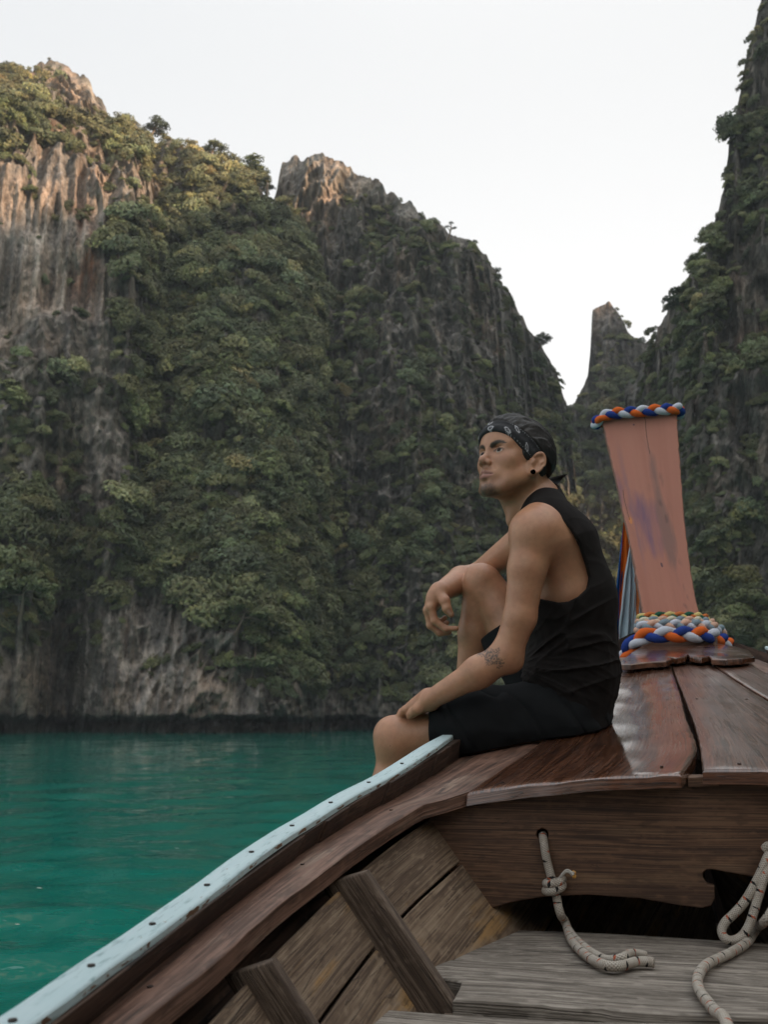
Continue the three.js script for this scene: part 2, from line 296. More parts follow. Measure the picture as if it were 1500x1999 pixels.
zones.forEach(([cl, count, seed], zi) => {
  const spots = scatter(cl, count, seed), buckets = new Map();
  for (const s of spots) { const hang = s.r[4] < 0.16 && s.ny < 0.45, g = hang ? hangGeos[Math.floor(s.r[3] * 2)] : clumpGeos[Math.floor(s.r[3] * 5)]; if (!buckets.has(g)) buckets.set(g, []); buckets.get(g).push(s); }
  const root = new THREE.Group(); root.name = numbered('cliff_vegetation'); scene.add(root); tag(root, vegLabels[zi], 'vegetation', null, 'stuff');
  for (const [g, list] of buckets) {
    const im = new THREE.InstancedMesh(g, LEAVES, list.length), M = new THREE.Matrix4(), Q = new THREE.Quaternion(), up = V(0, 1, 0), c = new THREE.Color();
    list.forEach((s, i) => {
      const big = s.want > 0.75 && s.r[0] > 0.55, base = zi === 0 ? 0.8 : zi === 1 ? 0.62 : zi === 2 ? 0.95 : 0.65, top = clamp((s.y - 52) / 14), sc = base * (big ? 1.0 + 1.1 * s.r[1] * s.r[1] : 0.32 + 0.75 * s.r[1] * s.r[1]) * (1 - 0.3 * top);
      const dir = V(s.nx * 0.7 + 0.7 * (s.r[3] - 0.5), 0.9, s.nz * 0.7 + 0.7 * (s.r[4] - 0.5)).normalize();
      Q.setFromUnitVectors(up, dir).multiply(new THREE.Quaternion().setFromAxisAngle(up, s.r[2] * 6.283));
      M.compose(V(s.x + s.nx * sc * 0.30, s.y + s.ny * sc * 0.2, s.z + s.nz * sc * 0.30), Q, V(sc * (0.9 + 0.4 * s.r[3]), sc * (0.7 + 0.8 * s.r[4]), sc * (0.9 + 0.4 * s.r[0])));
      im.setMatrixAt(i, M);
      const f = clamp(0.5 + 0.9 * fbm(s.x / 6, s.y / 6, s.z / 6 + 50, 2) + 0.5 * (s.r[1] - 0.5)) * (GREENS.length - 1), a = Math.floor(f), gcol = m3(GREENS[a], GREENS[Math.min(GREENS.length - 1, a + 1)], f - a), b = 0.55 + 1.05 * s.r[2] * s.r[2] + 0.25 * s.r[3], dry = clamp((s.r[0] > 0.97 ? 0.5 : 0) + 0.8 * top * s.r[3]);  // summit clumps get sunlit warmth painted in; scattered others are simply dry
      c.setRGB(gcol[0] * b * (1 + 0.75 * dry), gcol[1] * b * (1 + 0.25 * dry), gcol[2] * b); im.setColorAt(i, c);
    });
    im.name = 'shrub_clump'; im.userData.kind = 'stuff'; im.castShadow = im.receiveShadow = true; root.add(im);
  }
});

scene.fog = new THREE.FogExp2(0xdfe6ea, 0.00062);

// ---------------------------------------------------------------- single trees that stand out on the ridges and ledges
{
  const bark = new THREE.MeshStandardMaterial({ color: rgb(0.17, 0.135, 0.10), roughness: 0.95 }); bark.name = 'grey-brown bark';
  const pale = new THREE.MeshStandardMaterial({ color: rgb(0.36, 0.29, 0.21), roughness: 0.95 }); pale.name = 'pale dead wood';
  const find = (x, y) => { let best = null, bd = 1e9; for (const { P, N, px, row, nv } of cliffs.slice(0, 4)) for (let k = 0; k < (nv + 1) * row; k++) { const q = px[k], e = (q[0] - x) ** 2 + (q[1] - y) ** 2; if (e > 400) continue; const d = Math.hypot(P[3 * k], P[3 * k + 2]), s = e + d * 1.5; if (s < bd) { bd = s; best = [P[3 * k], P[3 * k + 1], P[3 * k + 2], N[3 * k], N[3 * k + 1], N[3 * k + 2]]; } } return best; };
  const limb = (a, b, bend, r0, r1) => { const c = new THREE.QuadraticBezierCurve3(a, a.clone().lerp(b, 0.5).add(bend), b), n = 10, g = new THREE.TubeGeometry(c, n, 1, 8), p = g.attributes.position; for (let i = 0; i <= n; i++) { const q = c.getPointAt(i / n), r = mix(r0, r1, i / n); for (let j = 0; j <= 8; j++) { const k = i * 9 + j; p.setXYZ(k, q.x + (p.getX(k) - q.x) * r, q.y + (p.getY(k) - q.y) * r, q.z + (p.getZ(k) - q.z) * r); } } g.computeVertexNormals(); return g; };
  const list = [
    [345, 252, 2.2, 1.7, 0, 'tallest bushy tree standing on the ridge of the left buttress'],
    [300, 254, 1.8, 1.4, 1, 'bushy tree on the ridge just left of the tallest one'],
    [405, 300, 2.0, 1.3, 2, 'low dark tree on the sloping ridge below the two tall ridge trees'],
    [482, 345, 2.0, 1.7, 3, 'broad round tree on the ridge shortly before the notch'],
    [521, 400, 2.6, 1.1, 4, 'small lone tree with open crown in the notch left of the middle peak'],
    [1050, 685, 1.8, 1.2, 1, 'dark tree leaning out from the right shoulder of the middle peak'],
    [875, 466, 1.6, 0.8, 4, 'tiny windblown tree on the upper right edge of the middle peak'],
    [460, 1235, 2.6, 1.9, 2, 'pale green tree low on the buttress above the bare waterside rock'],
    [490, 1330, 2.8, 2.0, 0, 'lowest tree of the buttress, hanging over the waterside rock'],
    [40, 1200, 3.0, 2.2, 3, 'spreading green tree on the low ledge at the left edge'],
    [1480, 1215, 2.4, 1.5, 2, 'light green tree low on the right cliff beside the post'],
    [1345, 610, 1.6, 1.2, 1, 'dark tree on the skyline of the right cliff above the saddle'],
  ];
  list.forEach(([x, y, h, cr, kind, label], i) => {
    const q = find(x, y); if (!q) return; const R = rng(900 + i), base = V(q[0], q[1], q[2]), out = V(q[3], Math.max(0, q[4]), q[5]).multiplyScalar(0.45);
    const t = thing('cliff_tree', label, 'tree', base, 'single trees on the cliffs'), topP = base.clone().add(V(out.x * h, h * 0.8, out.z * h)), gs = [limb(base.clone().add(V(-out.x * 0.6, -0.5, -out.z * 0.6)), topP, V(out.x * 0.5, -0.2, out.z * 0.5), 0.16, 0.05)], crown = [];
    const n = kind === 4 ? 3 : 6; for (let k = 0; k < n; k++) { const a = k * 2.4 + R(), rr = cr * (k ? 0.62 : 0), e = topP.clone().add(V(Math.cos(a) * rr, (k ? -0.25 - 0.45 * R() : 0.2) * cr, Math.sin(a) * rr)); gs.push(limb(base.clone().lerp(topP, 0.45 + 0.4 * R()), e, V(0, 0.15, 0), 0.06, 0.02));
      const g = leafClump(300 + i * 7 + k, { lobes: 8, per: 30, flat: 0.6, size: 0.16, spread: 0.6 }), s = cr * (kind === 4 ? 0.5 : 0.72) * (0.8 + 0.4 * R()); g.scale(s, s * 0.85, s); g.rotateY(R() * 6); const c = g.attributes.color, tone = [[0.075, 0.10, 0.045], [0.05, 0.07, 0.038], [0.12, 0.135, 0.06], [0.085, 0.11, 0.045], [0.05, 0.062, 0.035]][kind]; for (let m = 0; m < c.count; m++) c.setXYZ(m, c.getX(m) * tone[0], c.getY(m) * tone[1], c.getZ(m) * tone[2]); g.translate(e.x, e.y, e.z); crown.push(g); }
    part('trunk', mergeGeometries(gs), bark, t); part('crown', mergeGeometries(crown), LEAVES, t);
  });
  const q = find(700, 1085), a = V(q[0], q[1], q[2]), dead = thing('dead_tree', 'bare pale trunk leaning to the right low on the middle peak', 'tree', a);
  part('trunk', limb(a.clone().add(V(-0.2, -0.3, -0.3)), a.clone().add(V(1.6, 2.2, 0.8)), V(0.15, -0.25, 0.1), 0.075, 0.04), pale, dead); part('branch', limb(a.clone().add(V(1.2, 1.55, 0.6)), a.clone().add(V(1.35, 2.3, 0.9)), V(0, 0.1, 0), 0.03, 0.012), pale, dead);
}
// ---------------------------------------------------------------- the wooden longtail boat
// boat frame: s metres forward along the keel, t metres to starboard of it, h metres above the eye
const FX = 0.2005, FZ = -0.9797, T0 = 0.325;
const B = (s, t, h) => V(s * FX + (t + T0) * 0.9797, EYE + h, s * FZ + (t + T0) * FX);
const toST = (x, z) => [x * FX + z * FZ, x * 0.9797 + z * FX - T0];
const hc = (s) => -0.092 + 0.125 * (s - 1.95) + 0.0175 * (s - 1.95) ** 2;
const hd = (s, t) => hc(s) - 0.16 * t * t;                         // deck: sheer and camber
const hdE = (s, t) => hd(s, t) + 0.014 * sstep(0.62, 0.84, Math.abs(t)) * sstep(2.6, 2.0, s);
const onSurf = (px, py, fn) => { const r = ray(px, py), f = (k) => { const [s, t] = toST(r.x * k, r.z * k); return r.y * k - fn(s, t); }; let prev = f(0.3); for (let k = 0.3; k < 7; k += 0.01) { const v = f(k); if (prev > 0 && v <= 0) { let lo = k - 0.01, hi = k; for (let i = 0; i < 30; i++) { const m = (lo + hi) / 2; f(m) > 0 ? (lo = m) : (hi = m); } return toST(r.x * hi, r.z * hi); } prev = v; } return [4, 0]; };
const onDeck = (px, py, off = 0) => onSurf(px, py, (s, t) => hd(s, t) + off);
const onStation = (px, py, S) => { const r = ray(px, py), k = S / (r.x * FX + r.z * FZ); return [toST(r.x * k, r.z * k)[1], r.y * k]; };   // -> [t, h]
const onLevel = (px, py, h) => { const r = ray(px, py), k = h / r.y; return toST(r.x * k, r.z * k); };
const TG = [[-1.6, 0.755], [-0.4, 0.830], [0.4, 0.846], ...[[0, 1984], [345, 1748], [600, 1583], [770, 1489]].map(([x, y]) => { const q = onDeck(x, y, 0.066); return [q[0], -q[1] - 0.004]; }), [2.45, 0.648], [2.8, 0.556], [3.2, 0.455], [3.6, 0.362], [3.95, 0.286], [4.3, 0.185], [4.6, 0.06]];
function smooth(list) { const c = new THREE.CatmullRomCurve3(list.map(([a, b]) => V(a, b, 0)), false, 'centripetal'), pts = c.getPoints(list.length * 16).map((p) => [p.x, p.y]); return (x) => lin(pts, x); }
const tg = smooth(TG);

// ---- woods
const grain = (u, v, fx, fy, s) => { const w = pfbm(u, v, fx, fy / 6, s + 3, 3) * 0.09; return [pfbm(u, v + w, fx, fy, s, 4), pfbm(u, v + w * 0.5, fx * 4, fy * 6, s + 40, 2)]; };
const GK = {};
function wood(name, seed, dark, mid, light, { rough = 0.7, bump = 0.0012, tile = [1.3, 0.42], stain = 0.5, crack = 0.012, gloss, scratch = 0, fy = 36, worn, ripple, coarse = 0.45 } = {}) {
  const W = 768, H = 512, key = fy + '_' + seed % 2;
  if (!GK[key]) { const G = new Float32Array(W * H), F = new Float32Array(W * H), K = new Float32Array(W * H); for (let j = 0; j < H; j++) for (let i = 0; i < W; i++) { const u = (i + 0.5) / W, v = (j + 0.5) / H; [G[j * W + i], F[j * W + i]] = grain(u, v, 3, fy, 300 + seed % 2); K[j * W + i] = Math.abs(pfbm(u, v, 3, Math.round(fy * 0.6), 390 + seed % 2, 3) - 0.5); } GK[key] = [G, F, K]; }
  const [Gc, F, K] = GK[key], G = Gc.map((a, i) => coarse * a + (1 - coarse) * F[i]);
  const at_ = (A, u, v) => A[Math.min(H - 1, Math.floor(v * H)) * W + Math.min(W - 1, Math.floor(u * W))];
  const map = tex(W, H, (u, v) => {
    const g = at_(G, u, v), k = at_(K, u, v), st = pfbm(u, v, 3, 4, seed + 7, 4);
    let t = clamp(0.5 + 2.4 * (g - 0.5)); let c = t < 0.5 ? m3(dark, mid, t * 2) : m3(mid, light, t * 2 - 1);
    c = m3(c, dark, clamp(stain * 2.2 * (st - 0.5)));
    if (worn) c = m3(c, worn, clamp(6 * (pfbm(u, v, 7, 14, seed + 17, 5) - 0.58)) * (0.4 + 0.6 * t));
    if (scratch) { const q = pfbm(u + v * 0.6, v - u * 0.2, 9, 120, seed + 23, 2) * pfbm(u, v, 6, 6, seed + 29, 3); if (q > 0.42) c = m3(c, light, scratch * clamp((q - 0.42) * 14)); }
    { const sp = pfbm(u, v, 60, 48, seed + 51, 3); c = m3(c, sp > 0.5 ? light : dark, 0.55 * clamp(5 * (Math.abs(sp - 0.5) - 0.10))); }
    if (k < crack) c = m3(c, [dark[0] * 0.3, dark[1] * 0.3, dark[2] * 0.3], 0.8 * pn(u * 9, v * 20, 9, 20, seed + 5));
    return c;
  }, { tile });
  const bm = tex(W, H, (u, v) => { const k = at_(K, u, v); return clamp(at_(G, u, v) * (ripple ? 0.45 : 0.9) + (k < crack ? -0.35 : 0) + (ripple ? ripple * (pfbm(u, v, 22, 9, seed + 83, 3) - 0.3) : 0)); }, { color: false, tile });
  const m = new THREE.MeshPhysicalMaterial({ map, bumpMap: bm, bumpScale: bump, roughness: rough, ...gloss }); m.name = name;
  if (gloss && gloss.clearcoat > 0.2) { m.roughnessMap = tex(512, 512, (u, v) => clamp(0.55 + 1.1 * (pfbm(u, v, 5, 9, seed + 61, 5) - 0.5) + 0.5 * (pfbm(u, v, 6, 90, seed + 71, 2) - 0.5), 0.2, 1), { color: false, tile }); m.roughness = rough; }
  return m;
}
const M = {};
M.deck = wood('varnished deck timber', 301, [0.032, 0.012, 0.006], [0.080, 0.030, 0.014], [0.150, 0.062, 0.032], { rough: 0.5, bump: 0.0008, coarse: 0.2, stain: 0.9, scratch: 0.55, crack: 0.004, worn: [0.16, 0.085, 0.06], gloss: { clearcoat: 1.0, clearcoatRoughness: 0.13 } });
M.deckWorn = M.deck.clone(); M.deckWorn.name = 'worn varnished deck timber'; M.deckWorn.roughness = 0.55; M.deckWorn.clearcoatRoughness = 0.30;
M.side = wood('worn side deck timber', 302, [0.048, 0.024, 0.015], [0.110, 0.054, 0.034], [0.22, 0.122, 0.085], { rough: 0.62, bump: 0.0016, stain: 0.7, scratch: 0.6, worn: [0.27, 0.19, 0.14], gloss: { clearcoat: 0.15, clearcoatRoughness: 0.45 } });
M.brown = wood('brown plywood', 303, [0.045, 0.022, 0.012], [0.098, 0.048, 0.025], [0.165, 0.090, 0.049], { rough: 0.6, bump: 0.0006, fy: 48, coarse: 0.15, stain: 1.3, crack: 0.002, scratch: 0.35, worn: [0.17, 0.10, 0.055] });
M.grey = wood('weathered grey board', 304, [0.085, 0.070, 0.056], [0.20, 0.172, 0.142], [0.34, 0.30, 0.255], { rough: 0.9, bump: 0.003, stain: 0.7, crack: 0.012, fy: 48, coarse: 0.3 });
M.hull = wood('hull planking', 305, [0.066, 0.041, 0.026], [0.150, 0.101, 0.064], [0.245, 0.180, 0.122], { rough: 0.85, bump: 0.0016, stain: 0.9, worn: [0.30, 0.17, 0.06] });
M.rib = wood('rib timber', 306, [0.048, 0.031, 0.021], [0.115, 0.080, 0.056], [0.22, 0.165, 0.122], { rough: 0.85, bump: 0.0018, stain: 0.9 });
M.strake = wood('dark strake timber', 307, [0.028, 0.017, 0.012], [0.065, 0.038, 0.027], [0.13, 0.08, 0.055], { rough: 0.7, bump: 0.0018, stain: 0.8, crack: 0.02 });
M.blue = (() => {
  const chip = (u, v) => pfbm(u, v, 80, 9, 401, 5) + 0.12 * (pfbm(u, v, 160, 30, 407, 2) - 0.5);
  const lim = (u, v) => 0.86 - 0.31 * sstep(0.90, 0.97, v) * (0.5 + 0.9 * pn(u * 5, 1, 5, 2, 403));
  const map = tex(2048, 256, (u, v) => { const c = chip(u, v), e = lim(u, v); let k = m3([0.42, 0.56, 0.585], [0.51, 0.63, 0.65], pfbm(u, v, 40, 8, 411, 4)); k = m3(k, [0.24, 0.36, 0.37], clamp(5 * (pfbm(u, v, 70, 14, 417, 4) - 0.64))); k = m3(k, [0.33, 0.31, 0.27], 0.5 * clamp(4 * (pfbm(u, v, 90, 10, 419, 3) - 0.6)) * sstep(0.85, 0.95, v)); if (c > e) k = m3([0.075, 0.04, 0.022], [0.20, 0.115, 0.06], pfbm(u, v, 90, 20, 421, 3)); else if (c > e - 0.018) k = [0.60, 0.69, 0.68]; return k; }, { tile: [1.6, 1] });
  const bm = tex(1024, 256, (u, v) => (chip(u, v) > lim(u, v) ? 0.2 : 0.7) + 0.3 * (pfbm(u, v, 90, 10, 431, 3) - 0.5), { color: false, tile: [1.6, 1] });
  const m = new THREE.MeshStandardMaterial({ map, bumpMap: bm, bumpScale: 0.0009, roughness: 0.5 }); m.name = 'chipped pale blue paint'; return m;
})();

const boat = thing('longtail_boat', 'brown wooden longtail boat with pale blue gunwale and tall pink prow post', 'boat', B(1.6, 0, -EYE));

// a board: f(u, v) -> point on its upper face, n(u, v) its up direction; real thickness and chamfered, slightly worn edges
let boardSeed = 0;
function board(f, n, nu, nv, th, { L = 1, W = 0.2, bev = 0.004, wear = 0.0025, flip = false, bevW, sideV, topV } = {}) {
  const sd = ++boardSeed * 7.31, ou = (boardSeed * 0.37) % 1, ov = (boardSeed * 0.61) % 1;
  const us = [0], vs = [0]; const eu = Math.min(0.2, bev / L), ev = bevW ?? Math.min(0.25, bev / W);
  for (let i = 0; i <= nu; i++) us.push(mix(eu, 1 - eu, i / nu)); us.push(1);
  for (let i = 0; i <= nv; i++) vs.push(mix(ev, 1 - ev, i / nv)); vs.push(1);
  const top = [], tuv = []; const A = us.length, C = vs.length;
  for (let j = 0; j < C; j++) for (let i = 0; i < A; i++) {
    const u = us[i], v = vs[j], p = f(u, v), nn = n(u, v), bu = i === 0 || i === A - 1, bv = j === 0 || j === C - 1;
    if (bu || bv) { const w = n3(p.x * 23 + sd, p.y * 23, p.z * 23) + 0.6 * n3(p.x * 70, p.y * 70 + sd, p.z * 70); p.addScaledVector(nn, -bev * (1.1 + 0.5 * w)); const q = f(mix(u, 0.5, bu ? 0.04 : 0), mix(v, 0.5, bv ? 0.04 : 0)).sub(p); p.addScaledVector(q.normalize(), Math.max(0, w) * wear); }
    top.push(p); tuv.push([u * L + ou, topV ? mix(topV[0], topV[1], v) : v * W + ov]);
  }
  const pos = [], uv = [], idx = []; const push = (p, t) => { pos.push(p.x, p.y, p.z); uv.push(t[0], t[1]); return pos.length / 3 - 1; };
  top.forEach((p, k) => push(p, tuv[k]));
  const quad = (a, b, c, d) => (flip ? idx.push(a, c, b, a, d, c) : idx.push(a, b, c, a, c, d));
  for (let j = 0; j < C - 1; j++) for (let i = 0; i < A - 1; i++) { const a = j * A + i; quad(a, a + 1, a + A + 1, a + A); }
  const bot = (k) => { const i = k % A, j = (k - i) / A; return f(us[i], vs[j]).addScaledVector(n(us[i], vs[j]), -th); };
  const ring = []; for (let i = 0; i < A; i++) ring.push(i); for (let j = 1; j < C; j++) ring.push(j * A + A - 1); for (let i = A - 2; i >= 0; i--) ring.push((C - 1) * A + i); for (let j = C - 2; j >= 0; j--) ring.push(j * A);
  let run = 0, prev = null; const st = [];
  for (const k of ring) { if (prev !== null) run += top[k].distanceTo(top[prev]); prev = k; st.push([push(top[k].clone(), [run + ou, sideV ? sideV[0] : ov]), push(bot(k), [run + ou, sideV ? sideV[1] : ov + th])]); }
  for (let k = 0; k < st.length - 1; k++) quad(st[k][0], st[k][1], st[k + 1][1], st[k + 1][0]);
  const base = pos.length / 3; for (let j = 0; j < C; j++) for (let i = 0; i < A; i++) push(bot(j * A + i), tuv[j * A + i]);
  for (let j = 0; j < C - 1; j++) for (let i = 0; i < A - 1; i++) { const a = base + j * A + i; quad(a, a + A, a + A + 1, a + 1); }
  const g = new THREE.BufferGeometry(); g.setAttribute('position', new THREE.Float32BufferAttribute(pos, 3)); g.setAttribute('uv', new THREE.Float32BufferAttribute(uv, 2)); g.setIndex(idx); g.computeVertexNormals(); return g;
}
const deckUp = () => V(0, 1, 0), droop = (s) => -0.006 * Math.exp(-Math.max(0, s - 1.92) / 0.32);
// a deck board between two edges given as [s, t] lists, lying OFF above the deck surface
function deckBoard(name, left, right, mat, { th = 0.024, off = 0, nu = 40, nv = 6, parent = boat, label } = {}) {
  const walk = (list) => { const c = new THREE.CatmullRomCurve3(list.map(([s, t]) => V(s, t, 0)), false, 'centripetal'); return (u) => c.getPointAt(clamp(u)); };
  const a = walk(left), b = walk(right);
  const f = (u, v) => { const p = a(u).lerp(b(u), v); return B(p.x, p.y, hdE(p.x, p.y) + off + (mat === M.deck || mat === M.deckWorn ? droop(p.x) + 0.0015 * n3(p.x * 5, p.y * 9, off * 900) : 0)); };
  const L = f(0, 0.5).distanceTo(f(1, 0.5)), W = f(0.3, 0).distanceTo(f(0.3, 1));
  return part(name, board(f, deckUp, nu, nv, th, { L, W, flip: false }), mat, parent, label);
}
// pixel polylines of the photograph laid on the deck
const trace = (list, off = 0) => list.map(([x, y]) => onDeck(x, y, off));
{
  const RO = 0.066;
  // covering board (side deck), port: outer edge under the strake, inner edge open to the hold
  const inner = [[-1.6, -0.62], [-0.6, -0.715], [0.3, -0.748], ...trace([[288, 1999], [420, 1889], [534, 1784], [620, 1716], [702, 1652], [780, 1598], [840, 1564], [890, 1549]])];
  const seam = [...trace([[905, 1548], [1020, 1475]]), [2.75, -0.385], [3.3, -0.285], [3.86, -0.205]];
  const outer = [-1.6, -0.6, 0.3, 0.9, 1.3, 1.6, 1.9, 2.15, 2.45, 2.8, 3.2, 3.6, 3.9].map((s) => [s, -(tg(s) - 0.015)]);
  const covIn = [...inner.slice(0, -1), [1.957, -0.571], [2.05, -0.545], ...seam.slice(1)];
  deckBoard('side_deck', outer, covIn, M.side, { nu: 110, nv: 8, th: 0.028 });
  deckBoard('side_deck', covIn.map(([s, t]) => [s, -t]), outer.map(([s, t]) => [s, -t]), M.side, { nu: 110, nv: 8, th: 0.028 });
  // foredeck planks
  deckBoard('deck_plank', [[1.962, -0.566], ...seam.slice(1, -1).map(([s, t]) => [s, t + 0.004]), [3.80, -0.205]], [[1.922, -0.172], [2.15, -0.121], [2.62, -0.097], [3.1, -0.07], [3.80, -0.042]], M.deck, { nu: 60, nv: 14, th: 0.024, off: 0.004 });
  deckBoard('deck_plank', [[1.958, -0.131], [2.15, -0.113], [2.5, -0.089], [3.1, -0.063], [3.80, -0.038]], [[1.93, 0.205], [2.4, 0.175], [2.9, 0.142], [3.3, 0.115], [3.80, 0.083]], M.deckWorn, { nu: 60, nv: 10, th: 0.026, off: 0.003 });
  deckBoard('deck_plank', [[1.93, 0.213], [2.4, 0.183], [2.9, 0.150], [3.3, 0.123], [3.80, 0.090]], [[1.962, 0.562], ...seam.slice(1, -1).map(([s, t]) => [s, -t - 0.004]), [3.80, 0.205]], M.deckWorn, { nu: 60, nv: 12, th: 0.024, off: 0.0045 });
  // nail heads in the planks
  const iron = new THREE.MeshStandardMaterial({ color: rgb(0.03, 0.022, 0.018), roughness: 0.6, metalness: 0.3 }); iron.name = 'rusty nail head';
  for (const [s, t] of [[2.0, -0.50], [2.0, -0.33], [2.0, -0.20], [2.0, -0.06], [2.0, 0.07], [2.0, 0.16], [2.0, 0.30], [2.9, -0.30], [2.9, -0.12], [2.9, -0.04], [2.9, 0.09], [3.72, -0.16], [3.72, -0.07], [3.72, 0.0], [3.72, 0.07], [1.55, -0.77], [1.05, -0.79], [1.9, -0.70]]) { const g = new THREE.CylinderGeometry(0.0035, 0.0035, 0.0016, 10), p = B(s, t, (Math.abs(t) > 0.55 ? hdE(s, t) : hd(s, t) + 0.004 + droop(s)) + 0.0006); g.translate(p.x, p.y, p.z); part('nail', g, iron, boat); }
  // rail: pale blue cap, and the dark strake below it
  for (const side of [-1, 1]) {
    const s0 = -1.6, s1 = side < 0 ? 2.47 : 3.78, cap = (s) => hd(s, tg(s)) + RO;
    const end = (s) => 0.038 * (side < 0 ? 1 - 0.5 * sstep(2.2, 2.47, s) : 1);
    const f = (u, v) => { const s = mix(s0, s1, u), w = end(s); return B(s, side * (tg(s) + 0.004 - w * (side < 0 ? v : 1 - v)), cap(s) - 0.003 * n3(s * 3, 0, side)); };
    const rail = part('gunwale_rail', board((u, v) => f(u, v), deckUp, 150, 3, 0.0105, { L: s1 - s0, W: 1, bev: 0.003, bevW: 0.05, wear: 0.0015, flip: false, sideV: [0.93, 1.02], topV: [0.08, 0.9] }), M.blue, boat);
    const scr = new THREE.MeshStandardMaterial({ color: rgb(0.06, 0.05, 0.045), roughness: 0.5, metalness: 0.6 }); scr.name = 'rusty screw';
    const where = side < 0 ? [[22, 1985], [176, 1879], [310, 1790], [415, 1717], [508, 1657], [591, 1604], [662, 1559], [732, 1519], [800, 1483]].map(([x, y]) => onDeck(x, y, RO)[0]) : [2.2, 2.6, 3.0, 3.4];
    for (const s of where) { const g = new THREE.CylinderGeometry(0.0039, 0.0039, 0.003, 14); const c = f((s - s0) / (s1 - s0), 0.5); g.translate(c.x, c.y + 0.0004, c.z); part('screw', g, scr, rail); }
    // strake: one long board aft, short blocks round the curve
    const cuts = side < 0 ? [-1.6, 0.55, ...trace([[522, 1706], [561, 1676], [603, 1645], [642, 1618], [678, 1595], [711, 1574], [747, 1551], [780, 1531], [813, 1511]]).map((q) => q[0]), 2.46] : [-1.6, 1.6, 1.9, 2.4, 2.9, 3.4, 3.77];
    for (let i = 0; i < cuts.length - 1; i++) {
      const a = cuts[i] + 0.0012, b = cuts[i + 1] - 0.0012, jig = 0.0025 * ((i * 7) % 3 - 1);
      const fs = (u, v) => { const s = mix(a, b, u), top = hd(s, tg(s)) + RO - 0.011, bot = hdE(s, tg(s)) + 0.001; return B(s, side * (tg(s) - 0.040 + jig + 0.018 * v), mix(top, bot, v)); };
      const nn = () => V(0.9797 * -side, 0.1, FX * -side);
      part('strake_block', board(fs, nn, Math.max(3, Math.round((b - a) * 24)), 2, 0.032, { L: b - a, W: 0.05, bev: 0.0025, wear: 0.002, flip: side > 0 }), M.strake, boat);
    }
  }
  // outer hull
  const keel = (s) => -1.5 + 1.75 * Math.pow(clamp((s - 2.2) / 2.5), 2);
  const hullGeo = grid(90, 24, (u, v) => { const s = mix(-1.6, 4.62, u), q = Math.abs(v * 2 - 1), side = v < 0.5 ? -1 : 1, w = 1 - q, top = hd(s, tg(s)) + 0.03; return { p: B(s, side * (tg(s) - 0.001) * Math.pow(Math.max(0, 1 - w), 0.55), mix(top, Math.min(keel(s), top - 0.02), w)), uv: [s, w] }; });
  part('hull', hullGeo, M.strake, boat);
  // inner planking of the hold, each strake a board
  const lining = (side, s, h) => side * Math.max(0.02, tg(s) - 0.088 - 0.74 * (hd(s, tg(s)) - h));
  for (const side of [-1, 1]) {
    const lv = [-0.0, -0.078, -0.245, -0.40, -0.56];
    for (let i = 0; i < lv.length - 1; i++) {
      const f = (u, v) => { const s = mix(-1.5, 3.7, u), top = hd(s, tg(s)) - 0.02, h = top + mix(lv[i] - (i ? 0.004 : 0), lv[i + 1], v); return B(s, lining(side, s, h), h); };
      part('hull_plank', board(f, () => V(-side * 0.7, 0.7, 0).normalize(), 80, 5, 0.015, { L: 5.2, W: 0.16, bev: 0.003, wear: 0.002, flip: side > 0 }), M.hull, boat);
    }
    // ribs: boards standing across the planking
    const places = [[[716, 1666], [893, 1950], 1.595, 0.032], [[535, 1812], [640, 1999], 1.215, 0.022]];
    for (const [hiP, loP, S, th] of places) {
      const a = onStation(...hiP, S), b = onStation(...loP, S), k = (-0.5 - a[1]) / (b[1] - a[1]); b[0] = mix(a[0], b[0], k); b[1] = -0.5;
      a[1] = hd(S, a[0]) - 0.028;
      const ff = (u, v) => { const h = mix(a[1], b[1], u), t = mix(mix(a[0], b[0], u), lining(-1, S, h) - 0.012, v); return B(S + th * 0.5, side < 0 ? t : -t, h - v * 0.02); };
      // the broad faces look fore and aft; the narrow inner edge is the chamfered side
            part('rib', board((u, v) => ff(u, v).add(V(-FX * th, 0, -FZ * th)), () => V(-FX, 0, -FZ), 12, 4, th, { L: 0.4, W: 0.14, bev: 0.005, wear: 0.003, flip: side < 0 }), M.rib, boat);
    }
  }
  // bulkhead under the foredeck, with rope holes, arched foot and lock-shaped notch
  {
    const S = 2.0, top = (t) => hd(S, t) - 0.022, sh = new THREE.Shape(), Q = (x, y) => onStation(x, y, S);
    const [l0, l1] = [Q(932, 1780), Q(862, 1678)];
    sh.moveTo(l1[0] - 0.09, l1[1] + 0.11); sh.lineTo(...l1); sh.lineTo(...l0);
    for (const p of [[1000, 1758], [1060, 1748], [1150, 1744], [1250, 1751], [1330, 1765], [1372, 1770], [1388, 1765], [1394, 1750], [1393, 1731], [1382, 1728], [1372, 1716], [1370, 1704], [1378, 1695], [1390, 1694], [1440, 1703], [1495, 1712]]) sh.lineTo(...Q(...p));
    const e = Q(1495, 1712); sh.lineTo(0.18, e[1] - 0.01); sh.lineTo(0.30, -0.34); sh.lineTo(0.52, -0.34); sh.lineTo(0.72, -0.13);
    for (let k = 0; k <= 20; k++) { const t = mix(0.7, -0.69, k / 20); sh.lineTo(t, top(t)); }
    for (const p of [[1060, 1632], [1506, 1660]]) { const c = Q(...p), hole = new THREE.Path(); hole.absarc(c[0], c[1] + 0.003, 0.0135, 0, 6.284, true); sh.holes.push(hole); }
    const g = new THREE.ExtrudeGeometry(sh, { depth: 0.022, bevelEnabled: true, bevelSize: 0.0025, bevelThickness: 0.0025, bevelSegments: 2, curveSegments: 14 });
    const p = g.attributes.position, uv = g.attributes.uv;
